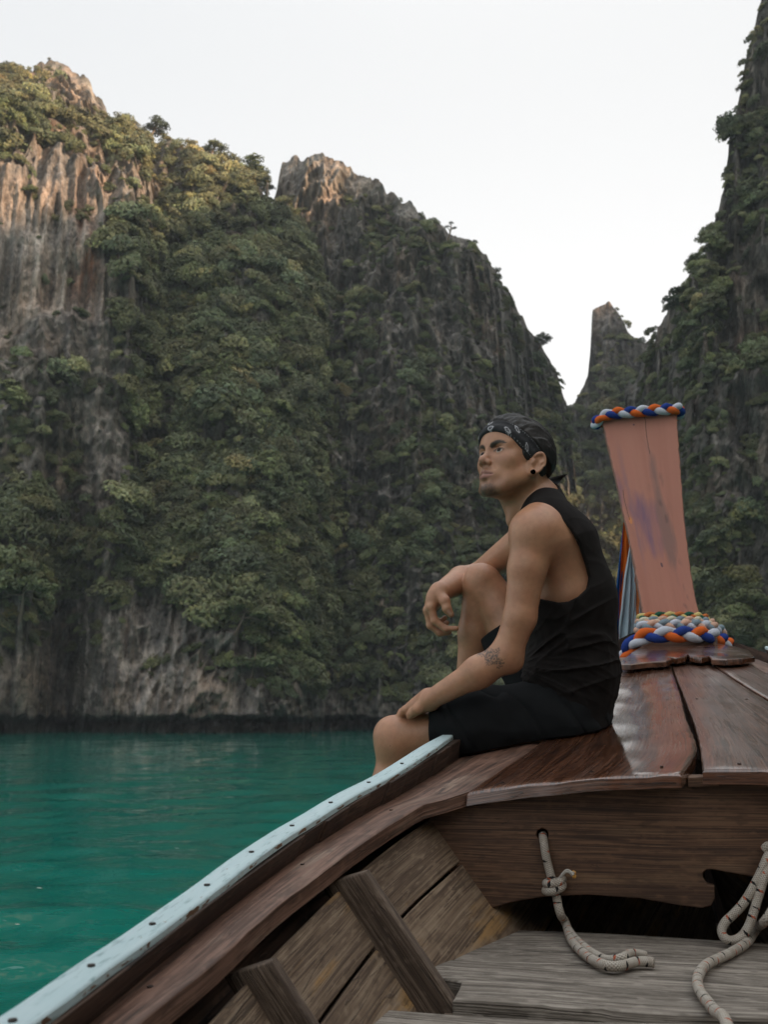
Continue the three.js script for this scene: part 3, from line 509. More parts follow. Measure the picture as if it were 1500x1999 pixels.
    for (let i = 0; i < p.count; i++) { uv.setXY(i, p.getX(i), p.getY(i)); const q = B(S + p.getZ(i), p.getX(i), p.getY(i)); p.setXYZ(i, q.x, q.y, q.z); }
    // t runs to starboard, so the prism is mirrored: turn the faces round again
    const ng = g.index ? g.toNonIndexed() : g, a = ng.attributes; for (const k of ['position', 'uv']) { const A = a[k], n = A.itemSize; for (let i = 0; i < A.count; i += 3) for (let c = 0; c < n; c++) { const t = A.array[(i + 1) * n + c]; A.array[(i + 1) * n + c] = A.array[(i + 2) * n + c]; A.array[(i + 2) * n + c] = t; } }
    ng.computeVertexNormals(); part('bulkhead', ng, M.brown, boat);
    const b = board((u, v) => B(1.985 + 0.05 * v, mix(-0.155, -0.10, u), hd(2, -0.12) - 0.02), deckUp, 2, 2, 0.02, { L: 0.06, W: 0.05 }); part('deck_beam', b, M.brown, boat);
  }
  // loose floor boards lying across the hold
  const floors = [[1.535, 1.776, -0.400, -0.538, 0.50], [1.781, 2.032, -0.401, -0.62, 0.62], [1.18, 1.512, -0.418, -0.66, 0.66], [0.80, 1.17, -0.45, -0.6, 0.6]];
  floors.forEach(([s0, s1, h, t0, t1], i) => {
    const f = (u, v) => { const t00 = i === 0 && v < 0.52 ? -0.60 : i === 1 ? mix(-0.545, -0.605, v) : t0, t = mix(t00, t1, u), nearWave = i === 2 ? 0.012 * Math.sin(t * 7 + 1.4) : 0.004 * n3(t * 3, i, 0); const s = mix(s1, s0, v) + (v < 0.5 ? nearWave : 0) + (u === 0 || u < 0.02 ? 0.0 : 0); return B(s, t, h + 0.004 * n3(t * 2, s * 3, i) + (i === 2 ? 0.012 * Math.cos(t * 3 + 0.9) : 0)); };
    part('floor_board', board(f, deckUp, 50, 10, 0.026, { L: t1 - t0, W: s1 - s0, bev: i === 2 ? 0.007 : 0.003, wear: 0.004, flip: true }), M.grey, boat);
  });
  // keelson and bearers below, just dark shapes in the hold
  for (const s of [1.6, 1.98]) part('floor_bearer', board((u, v) => B(s - 0.03 * v, mix(-0.56, 0.56, u), -0.430), deckUp, 8, 2, 0.05, { L: 1.1, W: 0.04, flip: true }), M.rib, boat);
  part('bottom_plank', board((u, v) => B(mix(3.6, -1.5, v), mix(-0.42, 0.42, u) * (1 - 0.6 * sstep(2, 3.6, mix(3.6, -1.5, v))), -0.66), deckUp, 10, 20, 0.02, { L: 0.9, W: 5, flip: true }), M.hull, boat);
}
// unseen canopy on four posts aft, with curtains, added to darken the hold
{
  const addedCurtain = new THREE.MeshStandardMaterial({ color: rgb(0.05, 0.08, 0.12), roughness: 0.9, side: THREE.DoubleSide }); addedCurtain.name = 'dark blue tarpaulin';  // for the added curtains that block light coming from astern
  part('unseen_canopy_roof', board((u, v) => { const t = mix(-1.02, 1.02, u), s = mix(0.3, -3.0, v); return B(s, t, 0.70 - 0.14 * t * t + 0.04 * s * 0); }, deckUp, 16, 12, 0.02, { L: 2, W: 3, flip: true }), M.hull, boat);
  for (const side of [-1, 1]) part('added_side_curtain', grid(30, 12, (u, v) => { const s = mix(-0.25, -3.0, u), t = side * (0.93 + 0.012 * Math.sin(u * 60)); return { p: B(s, t, mix(0.57, -0.22, v)), uv: [u * 2.8, v * 0.8] }; }), addedCurtain, boat);
  part('added_rear_curtain', grid(20, 12, (u, v) => ({ p: B(-3.0 + 0.012 * Math.sin(u * 40), mix(-0.93, 0.93, u), mix(0.57, -0.5, v)), uv: [u * 2, v] })), addedCurtain, boat);
  for (const [s, t] of [[0.0, -0.84], [0.0, 0.84], [-1.5, -0.76], [-1.5, 0.76]]) { const a = B(s, t, hd(s, t) - 0.03), b = B(s, t, 0.60), g = new THREE.CylinderGeometry(0.022, 0.024, b.y - a.y, 14); g.translate(a.x, (a.y + b.y) / 2, a.z); part('unseen_canopy_post', g, M.rib, boat); }
}
// prow post
const POST = { s0: 4.10, lean: 0.10 };
const onPost = (px, py, ds = 0) => { const r = ray(px, py), a = r.x * FX + r.z * FZ, k = (POST.s0 + ds - 0.27 * POST.lean) / (a - POST.lean * r.y); return r.multiplyScalar(k).add(V(0, EYE, 0)); };
{
  const L = [[1174, 806], [1178, 830], [1190, 880], [1203, 937], [1215, 990], [1231, 1062], [1244, 1130], [1252, 1175], [1258, 1212], [1257, 1262], [1256, 1300]].map((p) => onPost(...p));
  const R = [[1323, 800], [1324, 830], [1328, 885], [1333, 955], [1340, 1035], [1349, 1105], [1359, 1165], [1371, 1214], [1378, 1238], [1392, 1262], [1400, 1300]].map((p) => onPost(...p));
  const cl = new THREE.CatmullRomCurve3(L), cr = new THREE.CatmullRomCurve3(R);
  const dirS = V(FX, 0.05, FZ).normalize();
  const prof = []; const rc = 0.008; for (const [cx, cy, a0] of [[0, 0, 180], [1, 0, 270], [1, 1, 0], [0, 1, 90]]) for (let k = 0; k <= 3; k++) prof.push([cx, cy, (a0 + k * 30) * Math.PI / 180]);
  const stain = (u, v) => { // u across, v down
    const kn = [0.10, 0.43], du = (u - 0.20) / 0.20, dv = (v - 0.40) / 0.085, w = pfbm(u, v, 5, 7, 511, 4) - 0.5; let c = m3([0.39, 0.155, 0.108], [0.48, 0.21, 0.152], pfbm(u, v, 8, 3, 501, 4));
    c = m3(c, [0.46, 0.19, 0.14], 0.6 * clamp(3 * (pfbm(u, v, 30, 4, 503, 3) - 0.52)));
    c = m3(c, [0.225, 0.115, 0.165], clamp(1.3 - Math.hypot(du * 0.8, dv) + 3 * w));                              // violet blotch round the knot
    c = m3(c, [0.30, 0.15, 0.16], 0.7 * clamp(1.1 - Math.abs((u - 0.17 - 0.1 * (v - 0.4)) / 0.05) + 2 * w) * sstep(0.12, 0.3, v) * sstep(0.62, 0.45, v));
    c = m3(c, [0.25, 0.135, 0.115], 0.85 * clamp(1.0 - Math.abs((u - 0.62 - 0.45 * (v - 0.28)) / 0.085) + 3.2 * w) * sstep(0.12, 0.2, v) * sstep(0.68, 0.5, v));    // grey-brown run
    c = m3(c, [0.16, 0.085, 0.075], 0.8 * clamp(5 * (pfbm(u, v, 14, 26, 517, 4) - 0.6)) * bell(u - 0.62 - 0.45 * (v - 0.28), 0, 0.10) * sstep(0.15, 0.25, v) * sstep(0.72, 0.6, v));
    if (Math.hypot((u - kn[0]) * 0.30, (v - kn[1]) * 0.85) < 0.0095 + 0.004 * w) c = [0.62, 0.24, 0.09];
    if (Math.hypot((u - 0.5) * 0.3, (v - 0.53) * 0.85) < 0.006 || Math.hypot((u - 0.42) * 0.3, (v - 0.09) * 0.85) < 0.004) c = [0.14, 0.07, 0.08];
    for (const [cu, v0, v1, k] of [[0.56, 0.01, 0.20, 3], [0.66, 0.88, 1, 5], [0.78, 0.86, 1, 7], [0.08, 0.33, 0.43, 9]]) { const x = cu + 0.035 * (pn(v * 14, k, 14, 16, 521) - 0.5) + (k === 3 ? 0.1 * v : 0); if (v > v0 && v < v1 && Math.abs(u - x) < 0.0042) c = [0.07, 0.035, 0.03]; }
    c = m3(c, [0.64, 0.27, 0.165], 0.6 * sstep(0.80, 0.84, v + 0.05 * (pfbm(u, v, 6, 3, 561, 3) - 0.5)));
    const edge = Math.min(u, 1 - u) + 0.02 * (pfbm(u, v, 20, 60, 531, 3) - 0.5) * 2; if (edge < 0.012) c = m3(c, [0.20, 0.11, 0.085], 0.7);
    c = m3(c, [0.60, 0.40, 0.33], 0.35 * bell(v, 0.885, 0.010 + 0.006 * pn(u * 9, 1, 9, 9, 541)));
    return c;
  };
  const map = tex(512, 1024, (u, v) => stain(u, v)); map.wrapS = map.wrapT = THREE.ClampToEdgeWrapping;
  const bm = tex(512, 1024, (u, v) => 0.5 + 0.5 * (pfbm(u, v, 50, 8, 551, 4) - 0.5), { color: false });
  M.post = new THREE.MeshStandardMaterial({ map, bumpMap: bm, bumpScale: 0.0018, roughness: 0.6 }); M.post.name = 'faded pink painted timber';
  const nP = prof.length, g = grid(nP, 90, (u, v) => {
    const [cx, cy, a] = prof[Math.round(u * nP) % nP], l = cl.getPoint(v * 0.985 + 0.0075), r = cr.getPoint(v * 0.985 + 0.0075), across = r.clone().sub(l), w = across.length(); across.normalize();
    const x = (cx ? w - rc : rc) + Math.cos(a) * rc, d = (cy ? 0.085 - rc : rc) - (cy ? -1 : 1) * Math.abs(Math.sin(a)) * rc;
    const p = l.clone().addScaledVector(across, x).addScaledVector(dirS, d); p.addScaledVector(across, 0.0015 * n3(p.y * 30, cx * 9, 3));
    return { p, uv: [x / w, v] };
  });
  part('prow_post', g, M.post, boat);
  const top = [0, 4, 8, 12].map((k) => k); const tp = prof.map(([cx, cy]) => { const l = cl.getPoint(0.0075), r = cr.getPoint(0.0075); return l.clone().lerp(r, cx ? 0.97 : 0.03).addScaledVector(dirS, cy ? 0.08 : 0.006); });
  part('post_top', board((u, v) => { const l = cl.getPoint(0.004), r = cr.getPoint(0.004); return l.lerp(r, mix(0.02, 0.98, u)).addScaledVector(dirS, mix(0.005, 0.08, v)); }, deckUp, 4, 2, 0.02, { L: 0.3, W: 0.08, flip: true }), M.side, boat);
}
// breasthook: the carved cross-piece at the foot of the post
function prism(pts, off, th, mat, name, parent, label, bev = 0.004) {           // pts: [s, t] outline on the deck
  const sh = new THREE.Shape(pts.map(([s, t]) => new THREE.Vector2(t, s))); const g = new THREE.ExtrudeGeometry(sh, { depth: th, bevelEnabled: true, bevelSize: bev, bevelThickness: bev, bevelSegments: 2, curveSegments: 6 });
  const p = g.attributes.position, uv = g.attributes.uv; for (let i = 0; i < p.count; i++) { const t = p.getX(i), s = p.getY(i), z = p.getZ(i); uv.setXY(i, t + z, s); const q = B(s, t, hd(s, t) + off + z); p.setXYZ(i, q.x, q.y, q.z); }
  g.computeVertexNormals(); return part(name, g, mat, parent, label);
}
{
  const o = 0.035, P = (x, y) => onDeck(x, y, o);
  const front = [[1206, 1297], [1232, 1296], [1262, 1292], [1300, 1290], [1310, 1285], [1302, 1281], [1322, 1284], [1338, 1281], [1344, 1277], [1350, 1281], [1370, 1283], [1386, 1280], [1392, 1286], [1420, 1287], [1450, 1285], [1472, 1281]].map((p) => P(...p));
  const back = [[1460, 1268], [1430, 1261], [1405, 1256]].map((p) => P(...p));
  prism([...front, ...back, [4.40, 0.10], [4.40, -0.10], P(1255, 1262), P(1235, 1274)], 0.018, o - 0.022, M.deck, 'breasthook', boat);
  prism([[4.02, -0.125], [4.02, 0.155], [4.16, 0.16], [4.16, -0.12]], o, 0.022, M.side, 'post_foot', boat);
  prism([[3.70, -0.215], [3.70, 0.215], [3.83, 0.215], [3.83, -0.215]], 0.006, 0.006, M.side, 'deck_batten', boat);
}
// ---------------------------------------------------------------- the man sitting on the edge of the foredeck
// a smooth surface through the zero set of a distance field, meshed block by block (surface nets)
function netMesh(make, lo, hi, h, color, N = 7) {
  const pos = [], col = [], idx = [], ids = new Map(), nb = [0, 1, 2].map((a) => Math.ceil((hi[a] - lo[a]) / (h * N))), D = nb.map((n) => n * N + 4), S = N + 2, rad = h * N * 0.87 + h * 2;
  const val = new Float32Array(S * S * S), cellId = (i, j, k) => ((k + 2) * D[1] + j + 2) * D[0] + i + 2;
  for (let bk = 0; bk < nb[2]; bk++) for (let bj = 0; bj < nb[1]; bj++) for (let bi = 0; bi < nb[0]; bi++) {
    const o = [lo[0] + bi * N * h, lo[1] + bj * N * h, lo[2] + bk * N * h], c = o.map((v) => v + N * h / 2), f = make(c, rad);
    if (!f || Math.abs(f(c[0], c[1], c[2])) > rad * 1.3) continue;
    let neg = 0, all = 0;
    for (let k = 0; k < S; k++) for (let j = 0; j < S; j++) for (let i = 0; i < S; i++) { const v = f(o[0] + (i - 1) * h, o[1] + (j - 1) * h, o[2] + (k - 1) * h); val[(k * S + j) * S + i] = v; if (v < 0) neg++; all++; }
    if (!neg || neg === all) continue;
    const g = (i, j, k) => val[((k + 1) * S + j + 1) * S + i + 1];
    const vert = (i, j, k) => {
      const key = cellId(bi * N + i, bj * N + j, bk * N + k); let id = ids.get(key); if (id !== undefined) return id;
      let x = 0, y = 0, z = 0, n = 0; const e = (a, b, ax, ay, az, dx, dy, dz) => { if ((a < 0) !== (b < 0)) { const t = a / (a - b); x += ax + dx * t; y += ay + dy * t; z += az + dz * t; n++; } };
      for (let a = 0; a < 2; a++) for (let b = 0; b < 2; b++) { e(g(i, j + a, k + b), g(i + 1, j + a, k + b), 0, a, b, 1, 0, 0); e(g(i + a, j, k + b), g(i + a, j + 1, k + b), a, 0, b, 0, 1, 0); e(g(i + a, j + b, k), g(i + a, j + b, k + 1), a, b, 0, 0, 0, 1); }
      if (!n) { x = y = z = 0.5; n = 1; }
      const p = [o[0] + (i + x / n) * h, o[1] + (j + y / n) * h, o[2] + (k + z / n) * h]; id = pos.length / 3; pos.push(...p); if (color) col.push(...color(p[0], p[1], p[2])); ids.set(key, id); return id;
    };
    for (let k = 0; k < N; k++) for (let j = 0; j < N; j++) for (let i = 0; i < N; i++) {
      const a = g(i, j, k) < 0;
      const q = (p0, p1, p2, p3, fl) => { const A = vert(...p0), Bv = vert(...p1), C = vert(...p2), E = vert(...p3); fl ? idx.push(A, Bv, C, A, C, E) : idx.push(A, C, Bv, A, E, C); };
      if (a !== (g(i + 1, j, k) < 0)) q([i, j - 1, k - 1], [i, j, k - 1], [i, j, k], [i, j - 1, k], a);
      if (a !== (g(i, j + 1, k) < 0)) q([i - 1, j, k - 1], [i - 1, j, k], [i, j, k], [i, j, k - 1], a);
      if (a !== (g(i, j, k + 1) < 0)) q([i - 1, j - 1, k], [i, j - 1, k], [i, j, k], [i - 1, j, k], a);
    }
  }
  const gm = new THREE.BufferGeometry(); gm.setAttribute('position', new THREE.Float32BufferAttribute(pos, 3)); if (color) gm.setAttribute('color', new THREE.Float32BufferAttribute(col, 3)); gm.setIndex(idx); gm.computeVertexNormals(); return gm;
}
const smin = (a, b, k) => { const t = Math.max(k - Math.abs(a - b), 0) / k; return Math.min(a, b) - t * t * k * 0.25; };
const smax = (a, b, k) => -smin(-a, -b, k);
const cone = (a, b, ra, rb) => { const bx = b.x - a.x, by = b.y - a.y, bz = b.z - a.z, L = bx * bx + by * by + bz * bz; return (x, y, z) => { const px = x - a.x, py = y - a.y, pz = z - a.z, t = Math.min(1, Math.max(0, (px * bx + py * by + pz * bz) / L)), dx = px - bx * t, dy = py - by * t, dz = pz - bz * t; return Math.sqrt(dx * dx + dy * dy + dz * dz) - ra - (rb - ra) * t; }; };
const ell = (cx, cy, cz, rx, ry, rz) => (x, y, z) => { const a = (x - cx) / rx, b = (y - cy) / ry, c = (z - cz) / rz, k0 = Math.sqrt(a * a + b * b + c * c), a1 = a / rx, b1 = b / ry, c1 = c / rz, k1 = Math.sqrt(a1 * a1 + b1 * b1 + c1 * c1); return k0 * (k0 - 1) / (k1 || 1e-9); };
const sph = (c, r) => (x, y, z) => Math.hypot(x - c.x, y - c.y, z - c.z) - r;
// a torso piece: a tapered capsule stretched sideways (along z)
const slab = (a, b, ra, rb, s) => { const zc = (a.z + b.z) / 2, A = V(a.x, a.y, zc + (a.z - zc) * s), Bq = V(b.x, b.y, zc + (b.z - zc) * s), f = cone(A, Bq, ra, rb); return (x, y, z) => f(x, y, zc + (z - zc) * s); };
class Body {                                   // smooth union of bounded pieces
  constructor() { this.p = []; this.g = 0; }
  add(f, c, r, k) { this.p.push({ f, c, r, k, g: this.g }); return this; }
  cone(a, b, ra, rb, k = 0.02) { const c = a.clone().add(b).multiplyScalar(0.5); return this.add(cone(a, b, ra, rb), c, a.distanceTo(b) / 2 + Math.max(ra, rb), k); }
  chain(list, rs, k = 0.02) { for (let i = 0; i < list.length - 1; i++) this.cone(list[i], list[i + 1], rs[i], rs[i + 1], k); return this; }
  slab(a, b, ra, rb, s, k = 0.04) { const c = a.clone().add(b).multiplyScalar(0.5); return this.add(slab(a, b, ra, rb, s), c, a.distanceTo(b) / 2 + Math.max(ra, rb) / s, k); }
  near(c, rad) { return this.p.filter((q) => Math.hypot(q.c.x - c[0], q.c.y - c[1], q.c.z - c[2]) < q.r + rad + 0.09); }
  make() { return (c, rad) => { const act = this.near(c, rad); if (!act.length) return null; return (x, y, z) => Body.eval(act, x, y, z); }; }
  static eval(act, x, y, z) { let d = 1, e = 1, h = 1; for (const q of act) { const v = q.f(x, y, z); if (q.g === 0) d = smin(d, v, q.k); else if (q.g === 1) e = smin(e, v, q.k); else h = smin(h, v, q.k); } return smin(smin(d, e, 0.004), h, 0.004); }
}

// ---- head, in its own frame: x to his left, y up, z out of the face (metres)
const HEAD = (() => {
  const C = at(999, 909, 2.44), yaw = 43, pitch = 11, roll = -1, sc = 0.955;
  const toward = V(-C.x, 0, -C.z).normalize(), left = V(toward.z * -1, 0, toward.x);      // image left at the head
  const yr = yaw * Math.PI / 180, pr = pitch * Math.PI / 180, F0 = left.clone().multiplyScalar(Math.cos(yr)).addScaledVector(toward, Math.sin(yr));
  const F = F0.clone().multiplyScalar(Math.cos(pr)).add(V(0, Math.sin(pr), 0)), X = V(0, 1, 0).cross(F).normalize(), Y = F.clone().cross(X).normalize();
  const rr = roll * Math.PI / 180, X2 = X.clone().multiplyScalar(Math.cos(rr)).addScaledVector(Y, Math.sin(rr)), Y2 = F.clone().cross(X2);
  return { C, X: X2, Y: Y2, Z: F, sc,
    to: (x, y, z) => C.clone().addScaledVector(X2, x * sc).addScaledVector(Y2, (y < 0 ? 0.9 * y : y) * sc).addScaledVector(F, (z > 0 ? 0.9 * z : z) * sc),
    loc: (x, y, z) => { const a = x - C.x, b = y - C.y, c = z - C.z, ly = (a * Y2.x + b * Y2.y + c * Y2.z) / sc, lz = (a * F.x + b * F.y + c * F.z) / sc; return [(a * X2.x + b * X2.y + c * X2.z) / sc, ly < 0 ? ly / 0.9 : ly, lz > 0 ? lz / 0.9 : lz]; } };
})();
const v = V;
const skullF = ell(0, 0.038, -0.008, 0.074, 0.083, 0.099);
const EARX = 0.0815, earTo = (ex, ey, ez) => { const ca = 0.93, sa = 0.37, cb = 0.97, sb = 0.24, dy = ey * cb + ez * sb, t = -ey * sb + ez * cb; return [EARX + 1.04 * (ex * ca - t * sa), -0.008 + 1.04 * dy, -0.014 + 1.04 * (ex * sa + t * ca)]; };
const headFront = ell(0, 0.055, 0.055, 0.052, 0.04, 0.037), headBase = (x, y, z) => smin(skullF(x, y, z), headFront(x, y, z), 0.03);
const headLocal = (() => {
  const two = (mk) => { const a = mk(); return (x, y, z) => a(Math.abs(x), y, z); };
  const P = [
    [ell(0, -0.020, 0.022, 0.060, 0.088, 0.066), 0.03], [two(() => ell(0.036, -0.040, 0.030, 0.022, 0.036, 0.032)), 0.02], [two(() => cone(v(0.055, -0.040, -0.002), v(0.030, -0.090, 0.056), 0.017, 0.015)), 0.028],
    [sph(v(0, -0.094, 0.070), 0.021), 0.022], [two(() => sph(v(0.0405, -0.010, 0.055), 0.021)), 0.022],
    [two(() => cone(v(0.044, 0.029, 0.066), v(0.011, 0.026, 0.083), 0.010, 0.009)), 0.014], [ell(0, 0.055, 0.055, 0.052, 0.04, 0.037), 0.03],
    [cone(v(0, 0.018, 0.083), v(0, -0.017, 0.104), 0.0062, 0.0088), 0.014], [ell(0, -0.055, 0.073, 0.030, 0.024, 0.020), 0.018],
  ];
  const nose = [[sph(v(0, -0.0195, 0.1050), 0.0108), 0.008], [two(() => sph(v(0.0125, -0.026, 0.096), 0.0088)), 0.007]];
  const socket = two(() => ell(0.031, 0.011, 0.096, 0.019, 0.013, 0.017)), lid = two(() => sph(v(0.031, 0.010, 0.0715), 0.0150)), slit = two(() => ell(0.0315, 0.0095, 0.089, 0.0152, 0.0054, 0.012));
  const crease = two(() => ell(0.031, 0.0195, 0.086, 0.015, 0.0016, 0.008));
  const nostril = two(() => ell(0.0072, -0.0325, 0.1005, 0.0048, 0.0060, 0.0075)), alar = two(() => cone(v(0.022, -0.020, 0.092), v(0.027, -0.045, 0.084), 0.002, 0.001));
  const lipU = two(() => cone(v(0.0235, -0.0575, 0.081), v(0.004, -0.0512, 0.0935), 0.0036, 0.0060)), lipL = two(() => cone(v(0.020, -0.0620, 0.082), v(0, -0.0665, 0.0920), 0.0046, 0.0078)), slitM = two(() => cone(v(0.024, -0.0592, 0.0855), v(0, -0.0583, 0.1015), 0.0016, 0.0018));
  const dip = ell(0, -0.0795, 0.096, 0.014, 0.0065, 0.011), philt = cone(v(0, -0.038, 0.099), v(0, -0.048, 0.1015), 0.0024, 0.0026);
  const eB = ell(-0.002, 0, 0, 0.0072, 0.031, 0.0185), eA = cone(v(0.003, -0.016, -0.004), v(0.004, 0.012, -0.007), 0.003, 0.0035), eL = sph(v(0.002, -0.0305, 0.0045), 0.0085), eC = ell(0.0075, -0.005, 0.004, 0.0075, 0.0125, 0.0085), eF = ell(0.0075, 0.016, -0.002, 0.004, 0.009, 0.0065), eT = cone(v(0.002, -0.004, 0.0145), v(0.001, 0.001, 0.0145), 0.0042, 0.0035), eRoot = two(() => ell(0.074, -0.006, -0.006, 0.008, 0.018, 0.010));
  const ear = (x, y, z) => {
    x = Math.abs(x); const dx = (x - EARX) / 1.04, dy = (y + 0.008) / 1.04, dz = (z + 0.014) / 1.04, ca = 0.93, sa = 0.37, cb = 0.97, sb = 0.24;           // flared outward, leaning back
    let ex = dx * ca + dz * sa, ez = -dx * sa + dz * ca; const ey = dy * cb - ez * sb; ez = dy * sb + ez * cb;
    const base = eB(ex, ey, ez - (ey < 0 ? 0.004 : 0));
    const q = Math.hypot(ey / 0.0285, (ez + (ey < 0 ? -0.003 : 0)) / 0.0165), rim = Math.hypot((q - 1) * 0.018, ex - 0.0045) - 0.0036;
    const rimK = ez > 0.012 && ey < 0.012 ? 0.006 : 0, anti = eA(ex, ey, ez);
    let d = smin(base, rim + rimK, 0.004); d = smin(d, anti, 0.004); d = smin(d, eL(ex, ey, ez), 0.008);
    d = smax(d, -eC(ex, ey, ez), 0.004);
    d = smax(d, -eF(ex, ey, ez), 0.003);
    d = smin(d, eT(ex, ey, ez), 0.004);
    return d;
  };
  return (x, y, z) => {
    const far = skullF(x, y - 0.0, z); if (far > 0.13) return far - 0.06; let d = far; for (const [f, k] of P) d = smin(d, f(x, y, z), k);
    d = smax(d, -socket(x, y, z), 0.012);
    for (const [f, k] of nose) d = smin(d, f(x, y, z), k);
    d = smax(d, -alar(x, y, z), 0.006);
    d = smin(d, lid(x, y, z), 0.005); d = smax(d, -slit(x, y, z), 0.0015); d = smax(d, -crease(x, y, z), 0.002);
    d = smax(d, -nostril(x, y, z), 0.002); d = smax(d, -dip(x, y, z), 0.008); d = smax(d, -philt(x, y, z), 0.004);
    d = smin(d, lipU(x, y, z), 0.004); d = smin(d, lipL(x, y, z), 0.004); d = smax(d, -slitM(x, y, z), 0.0025);
    d = smin(d, eRoot(x, y, z), 0.008); return smin(d, ear(x, y, z), 0.005);
  };
})();
const headField = (x, y, z) => { const l = HEAD.loc(x, y, z); return headLocal(l[0], l[1], l[2]) * HEAD.sc * 0.93; };

// ---- body
const J = {
  pelvis: at(1118, 1386, 2.50), waist: at(1112, 1285, 2.50), ribs: at(1100, 1165, 2.50), chest: at(1074, 1070, 2.495), collar: at(1054, 1012, 2.49),
  neckLow: at(1046, 1004, 2.485), neckHigh: at(1017, 925, 2.46),
  shL: at(1043, 1042, 2.325), armL: at(1030, 1110, 2.305), armL2: at(1016, 1205, 2.29), elL: at(988, 1281, 2.29), foreL: at(935, 1312, 2.305), wrL: at(842, 1365, 2.345),
  shR: at(1046, 1042, 2.64), elR: at(935, 1121, 2.83), wrR: at(862, 1154, 2.655),
  hipL: at(1092, 1398, 2.415), knL: at(778, 1444, 2.415), ankL: at(735, 1770, 2.38), hipR: at(1096, 1388, 2.60), knR: at(947, 1142, 2.70), ankR: at(906, 1425, 2.72),
};
const skin = new Body();
skin.slab(J.pelvis, J.waist, 0.082, 0.084, 0.62, 0.05).slab(J.waist, J.ribs, 0.088, 0.104, 0.62, 0.05).slab(J.ribs, J.chest, 0.104, 0.092, 0.60, 0.05).slab(J.chest, J.collar, 0.088, 0.045, 0.50, 0.05);
skin.cone(J.neckLow, J.neckHigh, 0.056, 0.050, 0.035);
skin.cone(at(1003, 966, 2.455), at(1032, 1020, 2.475), 0.036, 0.042, 0.03);
skin.cone(at(1002, 1018, 2.44), at(1032, 935, 2.405), 0.012, 0.014, 0.03);                                  // sternocleid
skin.cone(at(1056, 972, 2.48), at(1064, 1012, 2.36), 0.034, 0.040, 0.04).cone(at(1056, 972, 2.49), at(1060, 1012, 2.60), 0.034, 0.040, 0.04);
skin.cone(at(1076, 1050, 2.36), at(1112, 1140, 2.42), 0.045, 0.045, 0.05);                                      // shoulder blade and lat
// left arm
skin.add(sph(J.shL, 0.058), J.shL, 0.058, 0.05).chain([J.shL, J.armL, J.armL2, J.elL], [0.054, 0.0435, 0.0365, 0.034], 0.014).chain([J.elL, J.foreL, J.wrL], [0.0345, 0.0345, 0.0225], 0.022);
skin.cone(at(1002, 1292, 2.29), at(996, 1276, 2.285), 0.020, 0.022, 0.02);
// right arm
skin.chain([J.shR, J.elR], [0.052, 0.033], 0.03).chain([J.elR, at(902, 1134, 2.765), J.wrR], [0.032, 0.041, 0.0255], 0.008);
// legs
skin.g = 1;
skin.chain([J.hipL, at(930, 1416, 2.41), J.knL], [0.076, 0.067, 0.050], 0.04).chain([J.knL, at(768, 1545, 2.405), J.ankL], [0.047, 0.051, 0.032], 0.03).cone(at(762, 1432, 2.405), at(768, 1450, 2.40), 0.034, 0.034, 0.03);
skin.g = 2;
skin.chain([J.hipR, at(1015, 1250, 2.66), J.knR], [0.076, 0.071, 0.051], 0.035).cone(at(936, 1128, 2.690), at(934, 1146, 2.692), 0.036, 0.036, 0.03); skin.g = 1;
skin.chain([at(941, 1140, 2.70), at(929, 1235, 2.715), J.ankR], [0.0485, 0.0445, 0.031], 0.022);
// feet
skin.g = 1;
skin.chain([J.ankL, at(728, 1800, 2.37), at(660, 1822, 2.36)], [0.034, 0.032, 0.022], 0.03); skin.g = 2; skin.chain([J.ankR, at(900, 1436, 2.715), at(838, 1440, 2.70)], [0.034, 0.030, 0.020], 0.03);
skin.g = 0;
// right hand: palm, four fingers, thumb
const fing = (list, rs, k = 0.006) => skin.chain(list.map((q) => at(...q)), rs, k);
for (const m of [[842, 1185, 2.632], [836, 1191, 2.650], [836, 1193, 2.668], [840, 1190, 2.686]]) skin.cone(at(858, 1157, 2.655), at(...m), 0.020, 0.0125, 0.014);
skin.cone(at(846, 1166, 2.645), at(846, 1180, 2.668), 0.016, 0.014, 0.015);
fing([[842, 1185, 2.632], [849, 1212, 2.624], [871, 1228, 2.617], [891, 1227, 2.612]], [0.0112, 0.0098, 0.0088, 0.0070]);
fing([[835, 1192, 2.650], [841, 1221, 2.645], [859, 1236, 2.640], [877, 1235, 2.636]], [0.0112, 0.0100, 0.0088, 0.0072]);
fing([[835, 1194, 2.668], [846, 1220, 2.668], [863, 1226, 2.665], [872, 1216, 2.662]], [0.0108, 0.0095, 0.0085, 0.0070]);
fing([[839, 1191, 2.686], [851, 1211, 2.688], [863, 1214, 2.686], [869, 1206, 2.684]], [0.0098, 0.0085, 0.0078, 0.0065]);
fing([[856, 1158, 2.640], [869, 1173, 2.618], [873, 1188, 2.610], [881, 1200, 2.606]], [0.0165, 0.0130, 0.0112, 0.0085], 0.008);
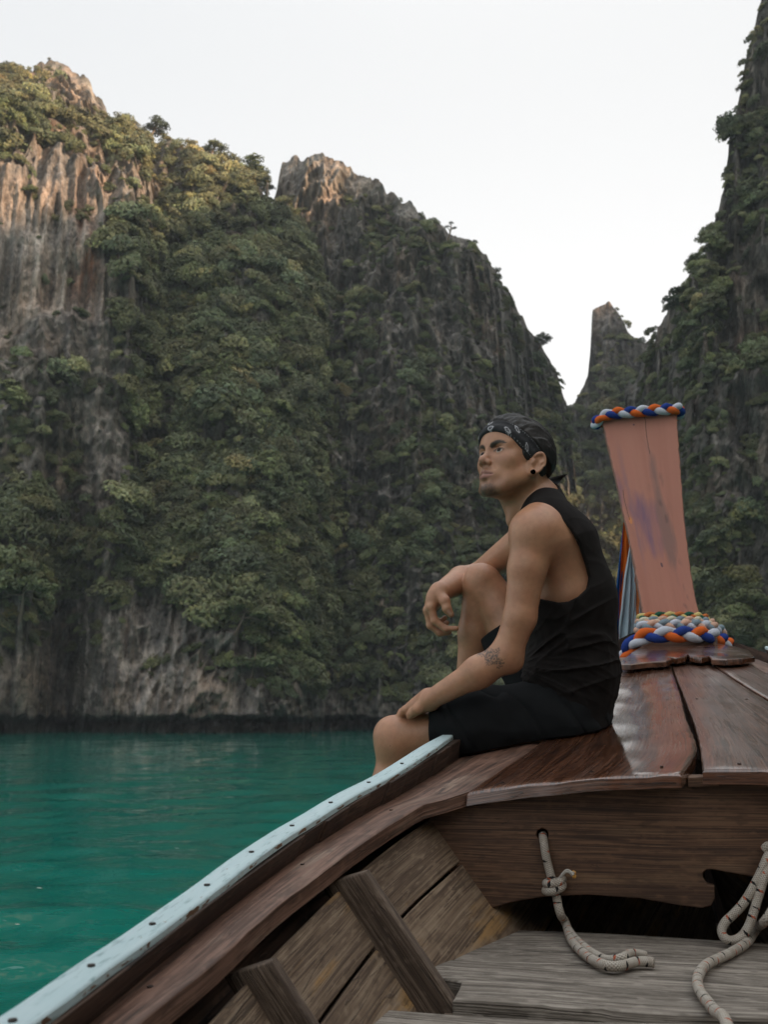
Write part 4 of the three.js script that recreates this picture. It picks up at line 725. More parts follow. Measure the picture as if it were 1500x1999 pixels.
// left hand, draped over the far side of the left knee
for (const m of [[808, 1377, 2.375], [803, 1380, 2.395], [803, 1383, 2.415], [808, 1386, 2.432]]) skin.cone(at(838, 1366, 2.36), at(...m), 0.021, 0.0125, 0.014);
fing([[808, 1377, 2.375], [792, 1386, 2.385], [782, 1398, 2.405], [781, 1408, 2.425]], [0.0112, 0.0098, 0.0088, 0.007]);
fing([[803, 1380, 2.395], [786, 1391, 2.41], [777, 1404, 2.43], [776, 1414, 2.445]], [0.0112, 0.010, 0.0088, 0.0072]);
fing([[803, 1383, 2.415], [788, 1394, 2.435], [779, 1408, 2.455], [779, 1418, 2.465]], [0.0108, 0.0095, 0.0085, 0.007]);
fing([[808, 1386, 2.432], [795, 1398, 2.455], [788, 1410, 2.47], [788, 1418, 2.478]], [0.0098, 0.0085, 0.0078, 0.0065]);
fing([[830, 1370, 2.345], [816, 1384, 2.345], [806, 1392, 2.358], [800, 1398, 2.37]], [0.015, 0.012, 0.010, 0.0085], 0.008);
skin.add(headField, HEAD.C.clone(), 0.155, 0.022);

const SKIN = [0.395, 0.195, 0.109];
function skinColor(x, y, z) {
  let c = SKIN.slice(); const m = 1 + 0.10 * n3(x * 14, y * 14, z * 14) + 0.07 * n3(x * 60, y * 60, z * 60) + 0.05 * n3b(x * 210, y * 210, z * 210); c = c.map((q, i) => q * (i === 0 ? m : m * (1 - 0.05 * n3b(x * 22, y * 22, z * 22))));
  const [lx, ly, lz] = HEAD.loc(x, y, z), ax = Math.abs(lx);
  if (Math.hypot(lx, ly, lz) < 0.16) {
    const hair = [0.012, 0.009, 0.008];
    // brows, thicker and arched towards the temple
    const t = clamp((ax - 0.010) / 0.042), by = 0.0195 + 0.0115 * Math.sin(Math.min(1, t * 1.05) * 2.3) - 0.001 * t, bw = mix(0.0058, 0.0032, t) * sstep(0.009, 0.013, ax) * sstep(0.054, 0.046, ax);
    if (lz > 0.04 && ly > 0)  if (bw > 0) c = m3(c, hair, 0.92 * sstep(bw * 1.35, bw * 0.6, Math.abs(ly - by)));
    // lashes line
    const le = Math.abs(Math.hypot((ax - 0.031) / 0.0142, (ly - 0.0095) / 0.0054) - 1); if (lz > 0.06) c = m3(c, [0.03, 0.018, 0.014], 0.8 * sstep(0.32, 0.05, le) * (ly > 0.0095 ? 1 : 0.45));
    // lips
    const dl = Math.hypot(lx / 0.027, (ly + 0.0592) / (ly > -0.0588 ? 0.0105 : 0.0148)); if (lz > 0.07) c = m3(c, [0.30, 0.125, 0.095], 0.85 * sstep(1.08, 0.8, dl));
    if (lz > 0.07) c = m3(c, [0.07, 0.03, 0.025], 0.8 * sstep(0.0018, 0.0004, Math.abs(ly + 0.0586 + 0.0012 * Math.abs(lx) / 0.02)) * sstep(0.026, 0.022, ax));
    // short beard on chin and jaw, faint moustache
    const st = 0.5 + 0.5 * n3(x * 420, y * 420, z * 420), grow = Math.max(sstep(-0.072, -0.094, ly + 0.15 * Math.max(0, ax - 0.012)) * sstep(0.045, 0.018, ax) * sstep(0.02, 0.05, lz), 0.35 * sstep(-0.055, -0.085, ly) * sstep(-0.02, 0.02, lz), 0.30 * sstep(0.022, 0.016, ax) * sstep(-0.036, -0.041, ly) * sstep(-0.052, -0.047, ly));
    c = m3(c, [0.035, 0.024, 0.018], clamp(grow * (0.55 + 0.5 * st)));
    if (lz > 0.03) { c = m3(c, [0.40, 0.19, 0.13], 0.30 * sstep(0.022, 0.008, Math.hypot(lx, ly + 0.022)) + 0.25 * bell(ax, 0.042, 0.018) * bell(ly, -0.016, 0.016)); }
  }
  // tattoo: dark flower lines on the outer forearm
  const q = toPx(x, y, z);
  if (z > -2.40 && q[0] > 925 && q[0] < 1000 && q[1] > 1245 && q[1] < 1310) {
    const u = (q[0] - 957) * 0.79 + (q[1] - 1279) * 0.61, w = -(q[0] - 957) * 0.61 + (q[1] - 1279) * 0.79, body = Math.hypot(u / 31, w / (15 + 4 * Math.sin(u * 0.25)));
    const rings = Math.sin(Math.hypot(u - 12 * Math.round(u / 12), w) * 1.25 + 3 * n3(u * 0.12, w * 0.12, 2)), ln = n3(u * 0.33, w * 0.33, 5);
    const ink = sstep(1.08, 0.92, body + 0.22 * n3(u * 0.16, w * 0.16, 9)) * clamp(0.62 + 0.5 * rings + 0.35 * ln); c = m3(c, [0.045, 0.034, 0.031], 0.9 * ink);
  }
  if (z > -2.63 && Math.hypot((q[0] - 878) * 0.7 + (q[1] - 1195) * 0.7, ((q[0] - 878) * 0.7 - (q[1] - 1195) * 0.7) * 1.7) < 5.5) c = m3(c, [0.50, 0.32, 0.25], 0.7);
  if (Math.hypot(q[0] - 762, q[1] - 1457) < 1.6 && z > -2.42) c = [0.12, 0.06, 0.045];
  return c;
}
const man = thing('person', 'young man in black tank top and shorts sitting on the foredeck, gazing up left', 'person', V(J.pelvis.x, J.pelvis.y - 0.1, J.pelvis.z));
const skinMat = new THREE.MeshPhysicalMaterial({ vertexColors: true, roughness: 0.46, clearcoat: 0.15, clearcoatRoughness: 0.38 }); skinMat.name = 'skin';
part('body', netMesh(skin.make(), [-0.14, EYE - 0.60, -2.99], [0.62, EYE + 0.78, -2.14], 0.0025, skinColor), skinMat, man);

// ---- eyes
for (const s of [1, -1]) {
  const r = 0.0126, g = new THREE.SphereGeometry(r * HEAD.sc, 48, 36), p = g.attributes.position, col = [], gaze = V(0.24, 0.12, 1).normalize();
  for (let i = 0; i < p.count; i++) { const d = V(p.getX(i), p.getY(i), p.getZ(i)).normalize(), a = d.angleTo(gaze); col.push(...(a < 0.22 ? [0.005, 0.004, 0.004] : a < 0.50 ? [0.028, 0.014, 0.009] : a < 0.55 ? [0.012, 0.008, 0.007] : [0.50, 0.45, 0.41])); }
  g.setAttribute('color', new THREE.Float32BufferAttribute(col, 3)); const m = new THREE.Matrix4().makeBasis(HEAD.X, HEAD.Y, HEAD.Z); g.applyMatrix4(m); const c = HEAD.to(s * 0.031, 0.0098, 0.0718); g.translate(c.x, c.y, c.z);
  const em = new THREE.MeshPhysicalMaterial({ vertexColors: true, roughness: 0.3, specularIntensity: 0.35 }); em.name = 'eye'; part('eye', g, em, man);
}
// ---- hair: cropped sides, longer top swept back
{
  const hA = (x, y, z) => headBase(x, y, z) - 0.0075 - 0.010 * sstep(0.0, -0.09, z) * sstep(-0.06, 0.0, y), nape = ell(0, -0.056, -0.078, 0.052, 0.050, 0.034), hB = ell(0.004, 0.092, -0.004, 0.056, 0.040, 0.082), burn = ell(0.0655, 0.032, 0.013, 0.0090, 0.038, 0.023);
  const bn = V(0, 0.873, -0.487).normalize(), p0 = [0.0575, 0.062], bandW = (z) => 0.0158 + 0.004 * bell(z, 0.02, 0.04) - 0.004 * sstep(0.0, -0.09, z);
  const n = [0, 0.80, -0.60], hairLoc = (x, y, z) => {
    const sw = 0.0013 * n3(x * 330, y * 40, z * 22 + 3) + 0.0018 * n3(x * 120, y * 20, z * 14) + 0.0018 * n3(x * 40, y * 10, z * 10);
    let d = hA(x, y, z) + sw;
    d = smin(d, hB(x, y, z) + sw * 1.6, 0.02);
    const side = (y - 0.040) * n[1] + (z - 0.030) * n[2]; d = smax(d, -side + 0.003 * n3(x * 80, y * 80, z * 80), 0.006);
    d = smin(d, nape(x, y, z) + sw, 0.012);
    { const q = (y - p0[0]) * bn.y + (z - p0[1]) * bn.z; const inBand = bandW(z) + 0.001 - Math.abs(q); if (inBand > -0.006) d = Math.max(d, headBase(x, y, z) - 0.004 + Math.min(0, inBand) * 0.8); }
    const ax = Math.abs(x); d = smin(d, smax(burn(ax, y, z) + sw, -(z - 0.004 + 0.22 * (y + 0.02)) - 0.012, 0.004), 0.004);
    return d;
  };
  const f = (x, y, z) => { const l = HEAD.loc(x, y, z); return hairLoc(l[0], l[1], l[2]) * HEAD.sc; }, c = HEAD.C;
  const hm = new THREE.MeshStandardMaterial({ vertexColors: true, roughness: 0.55 }); hm.name = 'black hair';
  part('hair', netMesh(() => f, [c.x - 0.18, c.y - 0.15, c.z - 0.18], [c.x + 0.18, c.y + 0.18, c.z + 0.18], 0.0022, (x, y, z) => { const l = HEAD.loc(x, y, z), k = 0.7 + 0.6 * n3(l[0] * 170, l[1] * 25, l[2] * 25); return [0.0075 * k, 0.006 * k, 0.0055 * k]; }), hm, man);
  // headband
  const bandLoc = (x, y, z) => {
    const q = (y - p0[0]) * bn.y + (z - p0[1]) * bn.z, fold = 0.0007 * n3(x * 60, y * 60, z * 60), w = bandW(z);
    let d = headBase(x, y, z) - 0.0085 + fold + 0.0012 * Math.sin(q * 260);
    d = smax(d, Math.abs(q) - w, 0.003); return d;
  };
  const bandCol = (x, y, z) => {
    const l = HEAD.loc(x, y, z), q = (l[1] - p0[0]) * bn.y + (l[2] - p0[1]) * bn.z, th = Math.atan2(l[0], l[2]) * 0.085;
    let c = [0.018, 0.019, 0.022]; const marks = [[-0.004, 0.011, 0.3], [0.008, -0.011, 0.2], [0.050, -0.009, -0.5], [0.072, 0.009, -0.6], [0.106, -0.010, -0.9], [-0.045, -0.006, 1.9], [-0.07, 0.009, 0.9], [0.16, 0.004, 1.6]];
    for (const [a, b, r] of marks) { const dx = (th - a) * Math.cos(r) + (q - b) * Math.sin(r), dy = -(th - a) * Math.sin(r) + (q - b) * Math.cos(r), e = Math.hypot(dx / (0.0085 + 0.25 * dy), dy / 0.0052); if (Math.abs(e - 0.78) < 0.24 || e < 0.18) c = [0.33, 0.33, 0.35]; }
    if (th > 0.045 && Math.abs(Math.abs(q) - 0.0158) < 0.0010 && n3(th * 420, 1, 2) > 0.3) c = [0.26, 0.26, 0.28];
    return c;
  };
  const g = (x, y, z) => { const l = HEAD.loc(x, y, z); return bandLoc(l[0], l[1], l[2]) * HEAD.sc; };
  const bm = new THREE.MeshStandardMaterial({ vertexColors: true, roughness: 0.85 }); bm.name = 'black bandana cotton';
  const band = part('headband', netMesh(() => g, [c.x - 0.18, c.y - 0.15, c.z - 0.18], [c.x + 0.18, c.y + 0.18, c.z + 0.18], 0.0016, bandCol), bm, man, 'black paisley bandana tied round the head');
  // knot and its two tails at the nape
  const tail = (A, Bp, wide, bend, lift) => grid(14, 6, (u, w) => { const p = A.clone().lerp(Bp, u), a = (w - 0.5) * wide * Math.sin(Math.min(1, u * 2.2 + 0.25) * 1.57) * (1 - Math.pow(u, 2.2) * 0.93); p.y += a + bend * Math.sin(u * 3.1); p.z += 0.010 * Math.sin(w * 5 + u * 3); p.x += lift * (w - 0.5) * u; return { p, c: w < 0.14 || w > 0.86 ? [0.15, 0.15, 0.16] : [0.018, 0.019, 0.022] }; });
  const tm = new THREE.MeshStandardMaterial({ vertexColors: true, roughness: 0.85, side: THREE.DoubleSide }); tm.name = 'bandana tail cotton';
  part('tail', tail(at(1069, 944, 2.54), at(1105, 928, 2.50), 0.036, -0.006, 0.01), tm, band); part('tail', tail(at(1068, 942, 2.53), at(1090, 948, 2.54), 0.03, -0.004, 0.0), tm, band);
  const kn = new THREE.SphereGeometry(0.011, 20, 14); kn.scale(1, 1.25, 1); const kc = at(1078, 942, 2.56); kn.translate(kc.x, kc.y, kc.z); const kc2 = []; for (let i = 0; i < kn.attributes.position.count; i++) kc2.push(0.018, 0.019, 0.022); kn.setAttribute('color', new THREE.Float32BufferAttribute(kc2, 3)); part('knot', kn, bm, band);
  // ear plug
  const pg = new THREE.CylinderGeometry(0.0056, 0.0056, 0.008, 24), pm = new THREE.MeshStandardMaterial({ color: rgb(0.008, 0.008, 0.009), roughness: 0.25 }); pm.name = 'black ear plug'; pg.applyMatrix4(new THREE.Matrix4().makeBasis(HEAD.Y, HEAD.X, HEAD.Z)); const e = HEAD.to(...earTo(0.0085, -0.0305, 0.0045)); pg.translate(e.x, e.y, e.z); part('ear_plug', pg, pm, man);
}
// ---- clothes
const inPoly = (pts) => { const n = pts.length; return (x, y) => { let d = 1e9, s = 1; for (let i = 0, j = n - 1; i < n; j = i++) { const [ax, ay] = pts[i], [bx, by] = pts[j], ex = bx - ax, ey = by - ay, wx = x - ax, wy = y - ay, t = clamp((wx * ex + wy * ey) / (ex * ex + ey * ey)), qx = wx - ex * t, qy = wy - ey * t; d = Math.min(d, qx * qx + qy * qy); const c1 = y >= ay, c2 = y < by, c3 = ex * wy > ey * wx; if ((c1 && c2 && c3) || (!c1 && !c2 && !c3)) s = -s; } return s * Math.sqrt(d); }; };
const pull = at(1012, 1298, 2.40);
const fold = (x, y, z) => { const dx = x - pull.x, dy = y - pull.y, r = Math.hypot(dx, dy), th = Math.atan2(dy, dx), q = n3(th * 2.3 + 2, r * 2.5, z * 3), q2 = n3b(th * 4 + r * 3, r * 6, z * 5), e = sstep(0.0, 0.05, r) * sstep(0.42, 0.12, r); return e * (0.0065 * Math.pow(1 - Math.abs(q), 9) + 0.002 * Math.pow(1 - Math.abs(q2), 6)) + 0.0035 * Math.pow(1 - Math.abs(n3(x * 3 + 4, y * 9, z * 5)), 8) + 0.001 * n3(x * 26, y * 22, z * 24); };
{
  const top = new Body(), o = 0.009;
  top.slab(at(1114, 1392, 2.505), at(1119, 1305, 2.50), 0.098, 0.096, 0.58, 0.05).slab(at(1119, 1305, 2.50), at(1106, 1190, 2.50), 0.096, 0.102, 0.59, 0.06).slab(at(1106, 1190, 2.50), at(1076, 1070, 2.495), 0.103 + o * 0.4, 0.092 + o, 0.585, 0.05).slab(J.chest, J.collar, 0.088 + o, 0.045 + o, 0.50, 0.05);
  top.slab(J.waist, J.ribs, 0.088 + o, 0.104 + o, 0.60, 0.03).slab(J.ribs, J.chest, 0.104 + o, 0.092 + o, 0.585, 0.03);
  top.cone(at(1056, 972, 2.48), at(1064, 1012, 2.36), 0.034 + o, 0.040 + o, 0.04).cone(at(1056, 972, 2.49), at(1060, 1012, 2.60), 0.034 + o, 0.040 + o, 0.04).cone(at(1078, 1050, 2.37), at(1112, 1146, 2.42), 0.045 + o, 0.056 + o, 0.05);
  top.cone(at(1062, 1318, 2.43), at(1112, 1372, 2.42), 0.045, 0.065, 0.05);
  // the wide armhole, cut through along the line from flank to flank (a closed outline in the x-y plane)
  const hole = (list, d) => inPoly(list.map(([px, py]) => { const p = at(px, py, d); return [p.x, p.y]; }));
  const near = hole([[960, 1010], [1000, 1012], [1020, 1003], [1044, 998], [1066, 1003], [1086, 1016], [1108, 1040], [1127, 1070], [1141, 1105], [1147, 1130], [1141, 1152], [1124, 1168], [1104, 1178], [1086, 1179], [1066, 1172], [1052, 1166], [1035, 1170], [990, 1180], [950, 1150], [940, 1060]], 2.34);
  const far = hole([[960, 1010], [1000, 1012], [1020, 1000], [1044, 996], [1066, 1001], [1086, 1016], [1100, 1040], [1112, 1070], [1118, 1105], [1112, 1130], [1100, 1142], [1086, 1148], [1050, 1150], [990, 1150], [950, 1120]], 2.64);
  const neckA = at(1046, 1004, 2.485), neckB = at(1022, 900, 2.46), neckHole = cone(neckA, neckB, 0.066, 0.072), neckFront = cone(at(1004, 1030, 2.48), at(985, 960, 2.46), 0.05, 0.06);
  const floorY = (x, z) => { const [s, t] = toST(x, z); return EYE + hd(s, t) + 0.006; };
  const make = (c, rad) => { const act = top.near(c, rad); if (!act.length) return null; return (x, y, z) => {
    let d = Body.eval(act, x, y, z); if (Math.abs(d) > 0.03) return d; d -= fold(x, y, z) * mix(0.25, 1, sstep(EYE + 0.34, EYE + 0.18, y)) - 0.0012 * n3(x * 9, y * 9, z * 9);
    d = smax(d, z > -2.50 ? -near(x, y) : -far(x, y), 0.004);
    d = smax(d, -neckHole(x, y, z), 0.004); d = smax(d, -neckFront(x, y, z), 0.004);
    return smax(d, floorY(x, z) - y, 0.004); }; };
  const cm = new THREE.MeshPhysicalMaterial({ vertexColors: true, roughness: 0.95, specularIntensity: 0.35, sheen: 0.08, sheenRoughness: 0.6, sheenColor: rgb(0.05, 0.04, 0.035) }); cm.name = 'washed black cotton';
  part('tank_top', netMesh(make, [0.05, EYE - 0.2, -2.76], [0.62, EYE + 0.56, -2.22], 0.003, (x, y, z) => { const k = 1 + 0.18 * n3(x * 30, y * 30, z * 30) + 0.12 * n3(x * 220, y * 220, z * 220), edge = 0; return [0.0135 * k, 0.0115 * k, 0.011 * k]; }), cm, man, 'black cotton tank top with deep armholes');
  const sh = new Body();
  sh.slab(at(1112, 1402, 2.505), at(1112, 1350, 2.50), 0.102, 0.094, 0.60, 0.05);
  sh.chain([at(1090, 1400, 2.415), at(930, 1412, 2.405), at(838, 1422, 2.405)], [0.098, 0.083, 0.068], 0.04);
  sh.chain([at(1094, 1390, 2.60), at(1010, 1250, 2.66), at(962, 1172, 2.69)], [0.098, 0.083, 0.066], 0.035);
  const axL = at(1090, 1400, 2.415).sub(at(838, 1422, 2.405)).normalize(), hemL = at(840, 1420, 2.405), axR = at(1094, 1390, 2.60).sub(at(962, 1172, 2.69)).normalize(), hemR = at(1000, 1214, 2.68);
  const hemCurve = (x, y, z) => 0.010 * Math.cos((y - hemL.y) * 26 + 0.6);
  const sm = (c, rad) => { const act = sh.near(c, rad); if (!act.length) return null; return (x, y, z) => {
    let d = Body.eval(act, x, y, z); if (Math.abs(d) > 0.03) return d;
    const along = (x - hemL.x) * axL.x + (y - hemL.y) * axL.y + (z - hemL.z) * axL.z, tw = n3(along * 9 + (y - EYE) * 5, 3, z * 5), cr = Math.pow(1 - Math.abs(tw), 6);
    d += 0.0055 * cr * sstep(0, 0.05, along) + 0.0025 * n3(x * 11, y * 16, z * 12) - 0.0018 * sstep(0.012, 0.008, Math.abs(along - 0.014 - hemCurve(x, y, z)) * 1.2);
    if (z > -2.545) { d = smax(d, -along - hemCurve(x, y, z) * 0.8, 0.003); } else { d = smax(d, -((x - hemR.x) * axR.x + (y - hemR.y) * axR.y + (z - hemR.z) * axR.z), 0.003); }
    return smax(d, floorY(x, z) - y, 0.004); }; };
  const bm = new THREE.MeshPhysicalMaterial({ vertexColors: true, roughness: 0.85, specularIntensity: 0.4, sheen: 0.08, sheenRoughness: 0.5, sheenColor: rgb(0.04, 0.05, 0.055) }); bm.name = 'black shorts fabric';
  const shorts = part('shorts', netMesh(sm, [0.02, EYE - 0.22, -2.86], [0.62, EYE + 0.36, -2.22], 0.003, (x, y, z) => { const k = 1 + 0.15 * n3(x * 24, y * 24, z * 24) + 0.1 * n3(x * 200, y * 200, z * 200); return [0.0075 * k, 0.0088 * k, 0.0100 * k]; }), bm, man, 'black knee-length shorts');
}
// ---------------------------------------------------------------- braided cloth garlands on the prow
const weave = tex(256, 256, (u, v) => 0.5 + 0.25 * Math.sin(u * 201) * Math.sin(v * 201) + 0.6 * (pfbm(u, v, 6, 40, 601, 3) - 0.5), { color: false, tile: [0.06, 0.06] });
const cloth = (name, r, g, b) => { const m = new THREE.MeshPhysicalMaterial({ color: rgb(r, g, b), roughness: 0.95, specularIntensity: 0.35, sheen: 0.2, sheenRoughness: 0.6, sheenColor: rgb(r * 0.5, g * 0.5, b * 0.5), bumpMap: weave, bumpScale: 0.0006 }); m.name = name; return m; };
const CL = { blue: cloth('royal blue cloth', 0.022, 0.050, 0.235), orange: cloth('orange cloth', 0.62, 0.125, 0.025), white: cloth('pale grey cloth', 0.50, 0.53, 0.60), pink: cloth('magenta piping', 0.42, 0.02, 0.17), yellow: cloth('faded yellow cloth', 0.62, 0.50, 0.20), green: cloth('dark green cloth', 0.02, 0.10, 0.065), rust: cloth('rust orange cloth', 0.50, 0.15, 0.05), peach: cloth('peach cloth', 0.58, 0.36, 0.27), slate: cloth('slate blue cloth', 0.20, 0.26, 0.30), ivory: cloth('ivory cloth', 0.60, 0.55, 0.42) };
function tubeAlong(f, n, m, rad, flatten) {             // f(t) centre; rad(t) radius; a swept tube with rotation-minimising frames
  const P = []; for (let i = 0; i <= n; i++) P.push(f(i / n));
  const T = P.map((p, i) => P[Math.min(n, i + 1)].clone().sub(P[Math.max(0, i - 1)]).normalize());
  let N = V(0, 1, 0); if (Math.abs(T[0].y) > 0.9) N = V(1, 0, 0); N.addScaledVector(T[0], -N.dot(T[0])).normalize();
  const pos = [], uv = [], idx = []; let run = 0;
  for (let i = 0; i <= n; i++) { if (i) { run += P[i].distanceTo(P[i - 1]); N.addScaledVector(T[i], -N.dot(T[i])).normalize(); } const Bq = T[i].clone().cross(N), r = rad(i / n); for (let j = 0; j <= m; j++) { const a = j / m * Math.PI * 2, c = P[i].clone().addScaledVector(N, Math.cos(a) * r).addScaledVector(Bq, Math.sin(a) * r); pos.push(c.x, c.y, c.z); uv.push(j / m, run); } }
  for (let i = 0; i < n; i++) for (let j = 0; j < m; j++) { const a = i * (m + 1) + j, b = a + 1, c = a + m + 1, d = c + 1; idx.push(a, b, d, a, d, c); }
  for (const e of [0, n]) { const k = pos.length / 3; pos.push(P[e].x, P[e].y, P[e].z); uv.push(0.5, e ? run : 0); for (let j = 0; j < m; j++) { const a = e * (m + 1) + j; e ? idx.push(a, a + 1, k) : idx.push(a + 1, a, k); } }
  const g = new THREE.BufferGeometry(); g.setAttribute('position', new THREE.Float32BufferAttribute(pos, 3)); g.setAttribute('uv', new THREE.Float32BufferAttribute(uv, 2)); g.setIndex(idx); g.computeVertexNormals(); return g;
}
// a plait of three strands laid along a path; "out" points away from what it is wrapped round
function plait(name, label, path, out, { period = 0.15, A = 0.0125, Bz = 0.0085, r = 0.0125, mats, piping = true, phase = 0, closed = false, group }) {
  const curve = new THREE.CatmullRomCurve3(path, closed, 'centripetal'), L = curve.getLength(), n = Math.round(L / 0.006);
  const t = thing(name, label, 'garland', curve.getPointAt(0), group);
  const fr = (u) => { const p = curve.getPointAt(clamp(u)), T = curve.getTangentAt(clamp(u)), O = out(p).clone(); O.addScaledVector(T, -O.dot(T)).normalize(); return [p, O, T.clone().cross(O)]; };
  const cyc = Math.max(1, closed ? Math.round(L / period) : L / period);
  mats.forEach((mat, k) => {
    const ph = phase + k * 2 * Math.PI / 3, f = (u) => { const [p, O, W] = fr(u), a = u * cyc * Math.PI * 2 + ph; return p.addScaledVector(W, A * Math.sin(a)).addScaledVector(O, Bz * Math.sin(2 * a)); };
    const fat = (u) => { const a = u * cyc * Math.PI * 2 + ph; return r * (0.86 + 0.24 * Math.max(0, Math.sin(2 * a)) + 0.05 * n3(u * 90, k, phase)); };
    const strand = part('strand', tubeAlong(f, n, 14, fat), mat, t);
    if (piping) { const f2 = (u) => { const [p, O, W] = fr(u), a = u * cyc * Math.PI * 2 + ph, r2 = fat(u) * 0.93; return p.addScaledVector(W, A * Math.sin(a) - r2 * 0.72 * Math.cos(a * 1 + 0.6)).addScaledVector(O, Bz * Math.sin(2 * a) + r2 * 0.66); }; part('piping', tubeAlong(f2, n, 6, () => 0.0013), CL.pink, strand); }
  });
  return t;
}
{
  const toCam = V(-1.05, 0.15, 3.9).normalize(), dS = V(FX, 0.05, FZ);
  const postC = onPost(1250, 900), away = (c) => (p) => p.clone().sub(c).setY(0.0).normalize().multiplyScalar(1).add(V(0, 0.12, 0));
  // ring round the head of the post
  {
    const tl = onPost(1175, 818), tr = onPost(1323, 805), ax = tr.clone().sub(tl).normalize(), pts = [];
    for (const [a, d] of [[-0.022, 0.05], [-0.016, 0.0], [0.03, -0.020], [0.10, -0.022], [0.18, -0.022], [0.26, -0.020], [0.318, -0.008], [0.326, 0.05], [0.318, 0.10], [0.2, 0.112], [0.1, 0.112], [0.0, 0.104]]) pts.push(tl.clone().addScaledVector(ax, a).addScaledVector(dS, d).add(V(0, (a < 0.0 ? -0.012 : 0.008) + 0.004, 0)));
    const c = tl.clone().lerp(tr, 0.5).addScaledVector(dS, 0.045);
    plait('cloth_garland', 'blue, orange and grey plaited cloth ring round the top of the prow post', pts, away(c), { mats: [CL.white, CL.blue, CL.orange], closed: true, period: 0.150, A: 0.0125, r: 0.0135, group: 'plaited cloth rings on the prow post' });
  }
  const low = (list) => list.map(([x, y, d]) => at(x, y, d)), c0 = at(1312, 1215, 4.05);
  const ring = (front, backD) => { const f = low(front), a = f[0], b = f[f.length - 1], q = []; for (let k = 1; k <= 4; k++) { const t = k / 5; q.push(b.clone().lerp(a, t).addScaledVector(dS, backD * Math.sin(t * Math.PI))); } return [...f, ...q]; };
  const G = 'plaited cloth rings on the prow post';
  plait('cloth_garland', 'large blue, orange and grey plaited cloth garland draped over the foot of the prow post', [...low([[1210, 1304, 3.86], [1219, 1284, 3.84], [1231, 1264, 3.82], [1250, 1246, 3.80], [1282, 1240, 3.79], [1318, 1239, 3.79], [1356, 1239, 3.80], [1388, 1241, 3.83], [1409, 1251, 3.88], [1426, 1264, 3.96], [1440, 1280, 4.05]])], away(c0), { mats: [CL.blue, CL.white, CL.orange], period: 0.215, A: 0.0170, Bz: 0.010, r: 0.0158, phase: 1.1, group: G });
  plait('cloth_garland', 'pastel plaited garland just above the large one on the post foot', ring([[1247, 1228, 3.90], [1258, 1223, 3.87], [1290, 1220, 3.86], [1330, 1220, 3.86], [1372, 1221, 3.87], [1398, 1226, 3.90], [1410, 1234, 3.94]], 0.16), away(c0), { mats: [CL.peach, CL.white, CL.slate], period: 0.125, A: 0.0105, Bz: 0.008, r: 0.0118, phase: 0.4, piping: false, closed: true, group: G });
  plait('cloth_garland', 'ivory and peach plaited garland second from the top of the stack', ring([[1248, 1217, 3.93], [1259, 1213, 3.90], [1290, 1211, 3.89], [1330, 1211, 3.89], [1368, 1212, 3.90], [1390, 1216, 3.93]], 0.14), away(c0), { mats: [CL.ivory, CL.peach, CL.slate], period: 0.105, A: 0.008, Bz: 0.007, r: 0.0092, phase: 2.0, piping: false, closed: true, group: G });
  plait('cloth_garland', 'thin yellow, green and rust plaited garland topmost of the stack', ring([[1249, 1208, 3.97], [1258, 1204, 3.94], [1290, 1202, 3.93], [1330, 1202, 3.93], [1364, 1203, 3.94], [1381, 1208, 3.97]], 0.13), away(c0), { mats: [CL.yellow, CL.green, CL.rust], period: 0.125, A: 0.008, Bz: 0.006, r: 0.0086, phase: 3.1, piping: false, closed: true, group: G });
  // cloth sash hanging behind the post
  const sash = thing('hanging_cloth', 'hanging sash of blue, orange and pale blue cloth strips behind the post', 'sash', at(1230, 1290, 4.3));
  const strip = (name, mat, rows, folds, ph, d) => { const Lf = rows.map((q) => [q[2], q[0]]), Rf = rows.map((q) => [q[2], q[1]]); const y0 = rows[0][2], y1 = rows[rows.length - 1][2];
    const g = grid(28, 60, (u, w) => { const y = mix(y0, y1, w), x = mix(lin(Lf, y), lin(Rf, y), u), p = at(x, y, d); p.addScaledVector(V(0.25, 0, 0.97), 0.016 * (0.4 + 0.6 * w) * Math.sin(u * folds * 6.28 + ph + 1.3 * w) + 0.006 * n3(u * 3, w * 4, ph)); return { p, uv: [u * 0.12, w * 0.6] }; }); const m = mat.clone(); m.side = THREE.DoubleSide; m.name = mat.name; return part(name, g, m, sash); };
  strip('blue_strip', cloth('deep blue cloth', 0.012, 0.075, 0.26), [[1216, 1222, 1030], [1208, 1217, 1100], [1200, 1213, 1180], [1204, 1214, 1260], [1208, 1222, 1320]], 1.5, 0.4, 4.36);
  strip('orange_strip', cloth('bright orange cloth', 0.66, 0.14, 0.02), [[1217, 1226, 1020], [1213, 1232, 1080], [1210, 1236, 1150], [1208, 1236, 1250], [1208, 1240, 1320]], 1.7, 1.9, 4.34);
  strip('pale_strip', cloth('pale blue cloth', 0.42, 0.50, 0.58), [[1229, 1236, 1066], [1219, 1243, 1130], [1210, 1246, 1200], [1205, 1242, 1275], [1206, 1240, 1330]], 2.6, 0.2, 4.31);
  strip('rust_strip', CL.rust, [[1240, 1247, 1120], [1238, 1252, 1170], [1236, 1254, 1240], [1234, 1256, 1320]], 1.4, 2.2, 4.30);
  strip('end_strip', CL.white, [[1248, 1256, 1150], [1247, 1262, 1200], [1246, 1266, 1290]], 1.2, 0.9, 4.28);
}

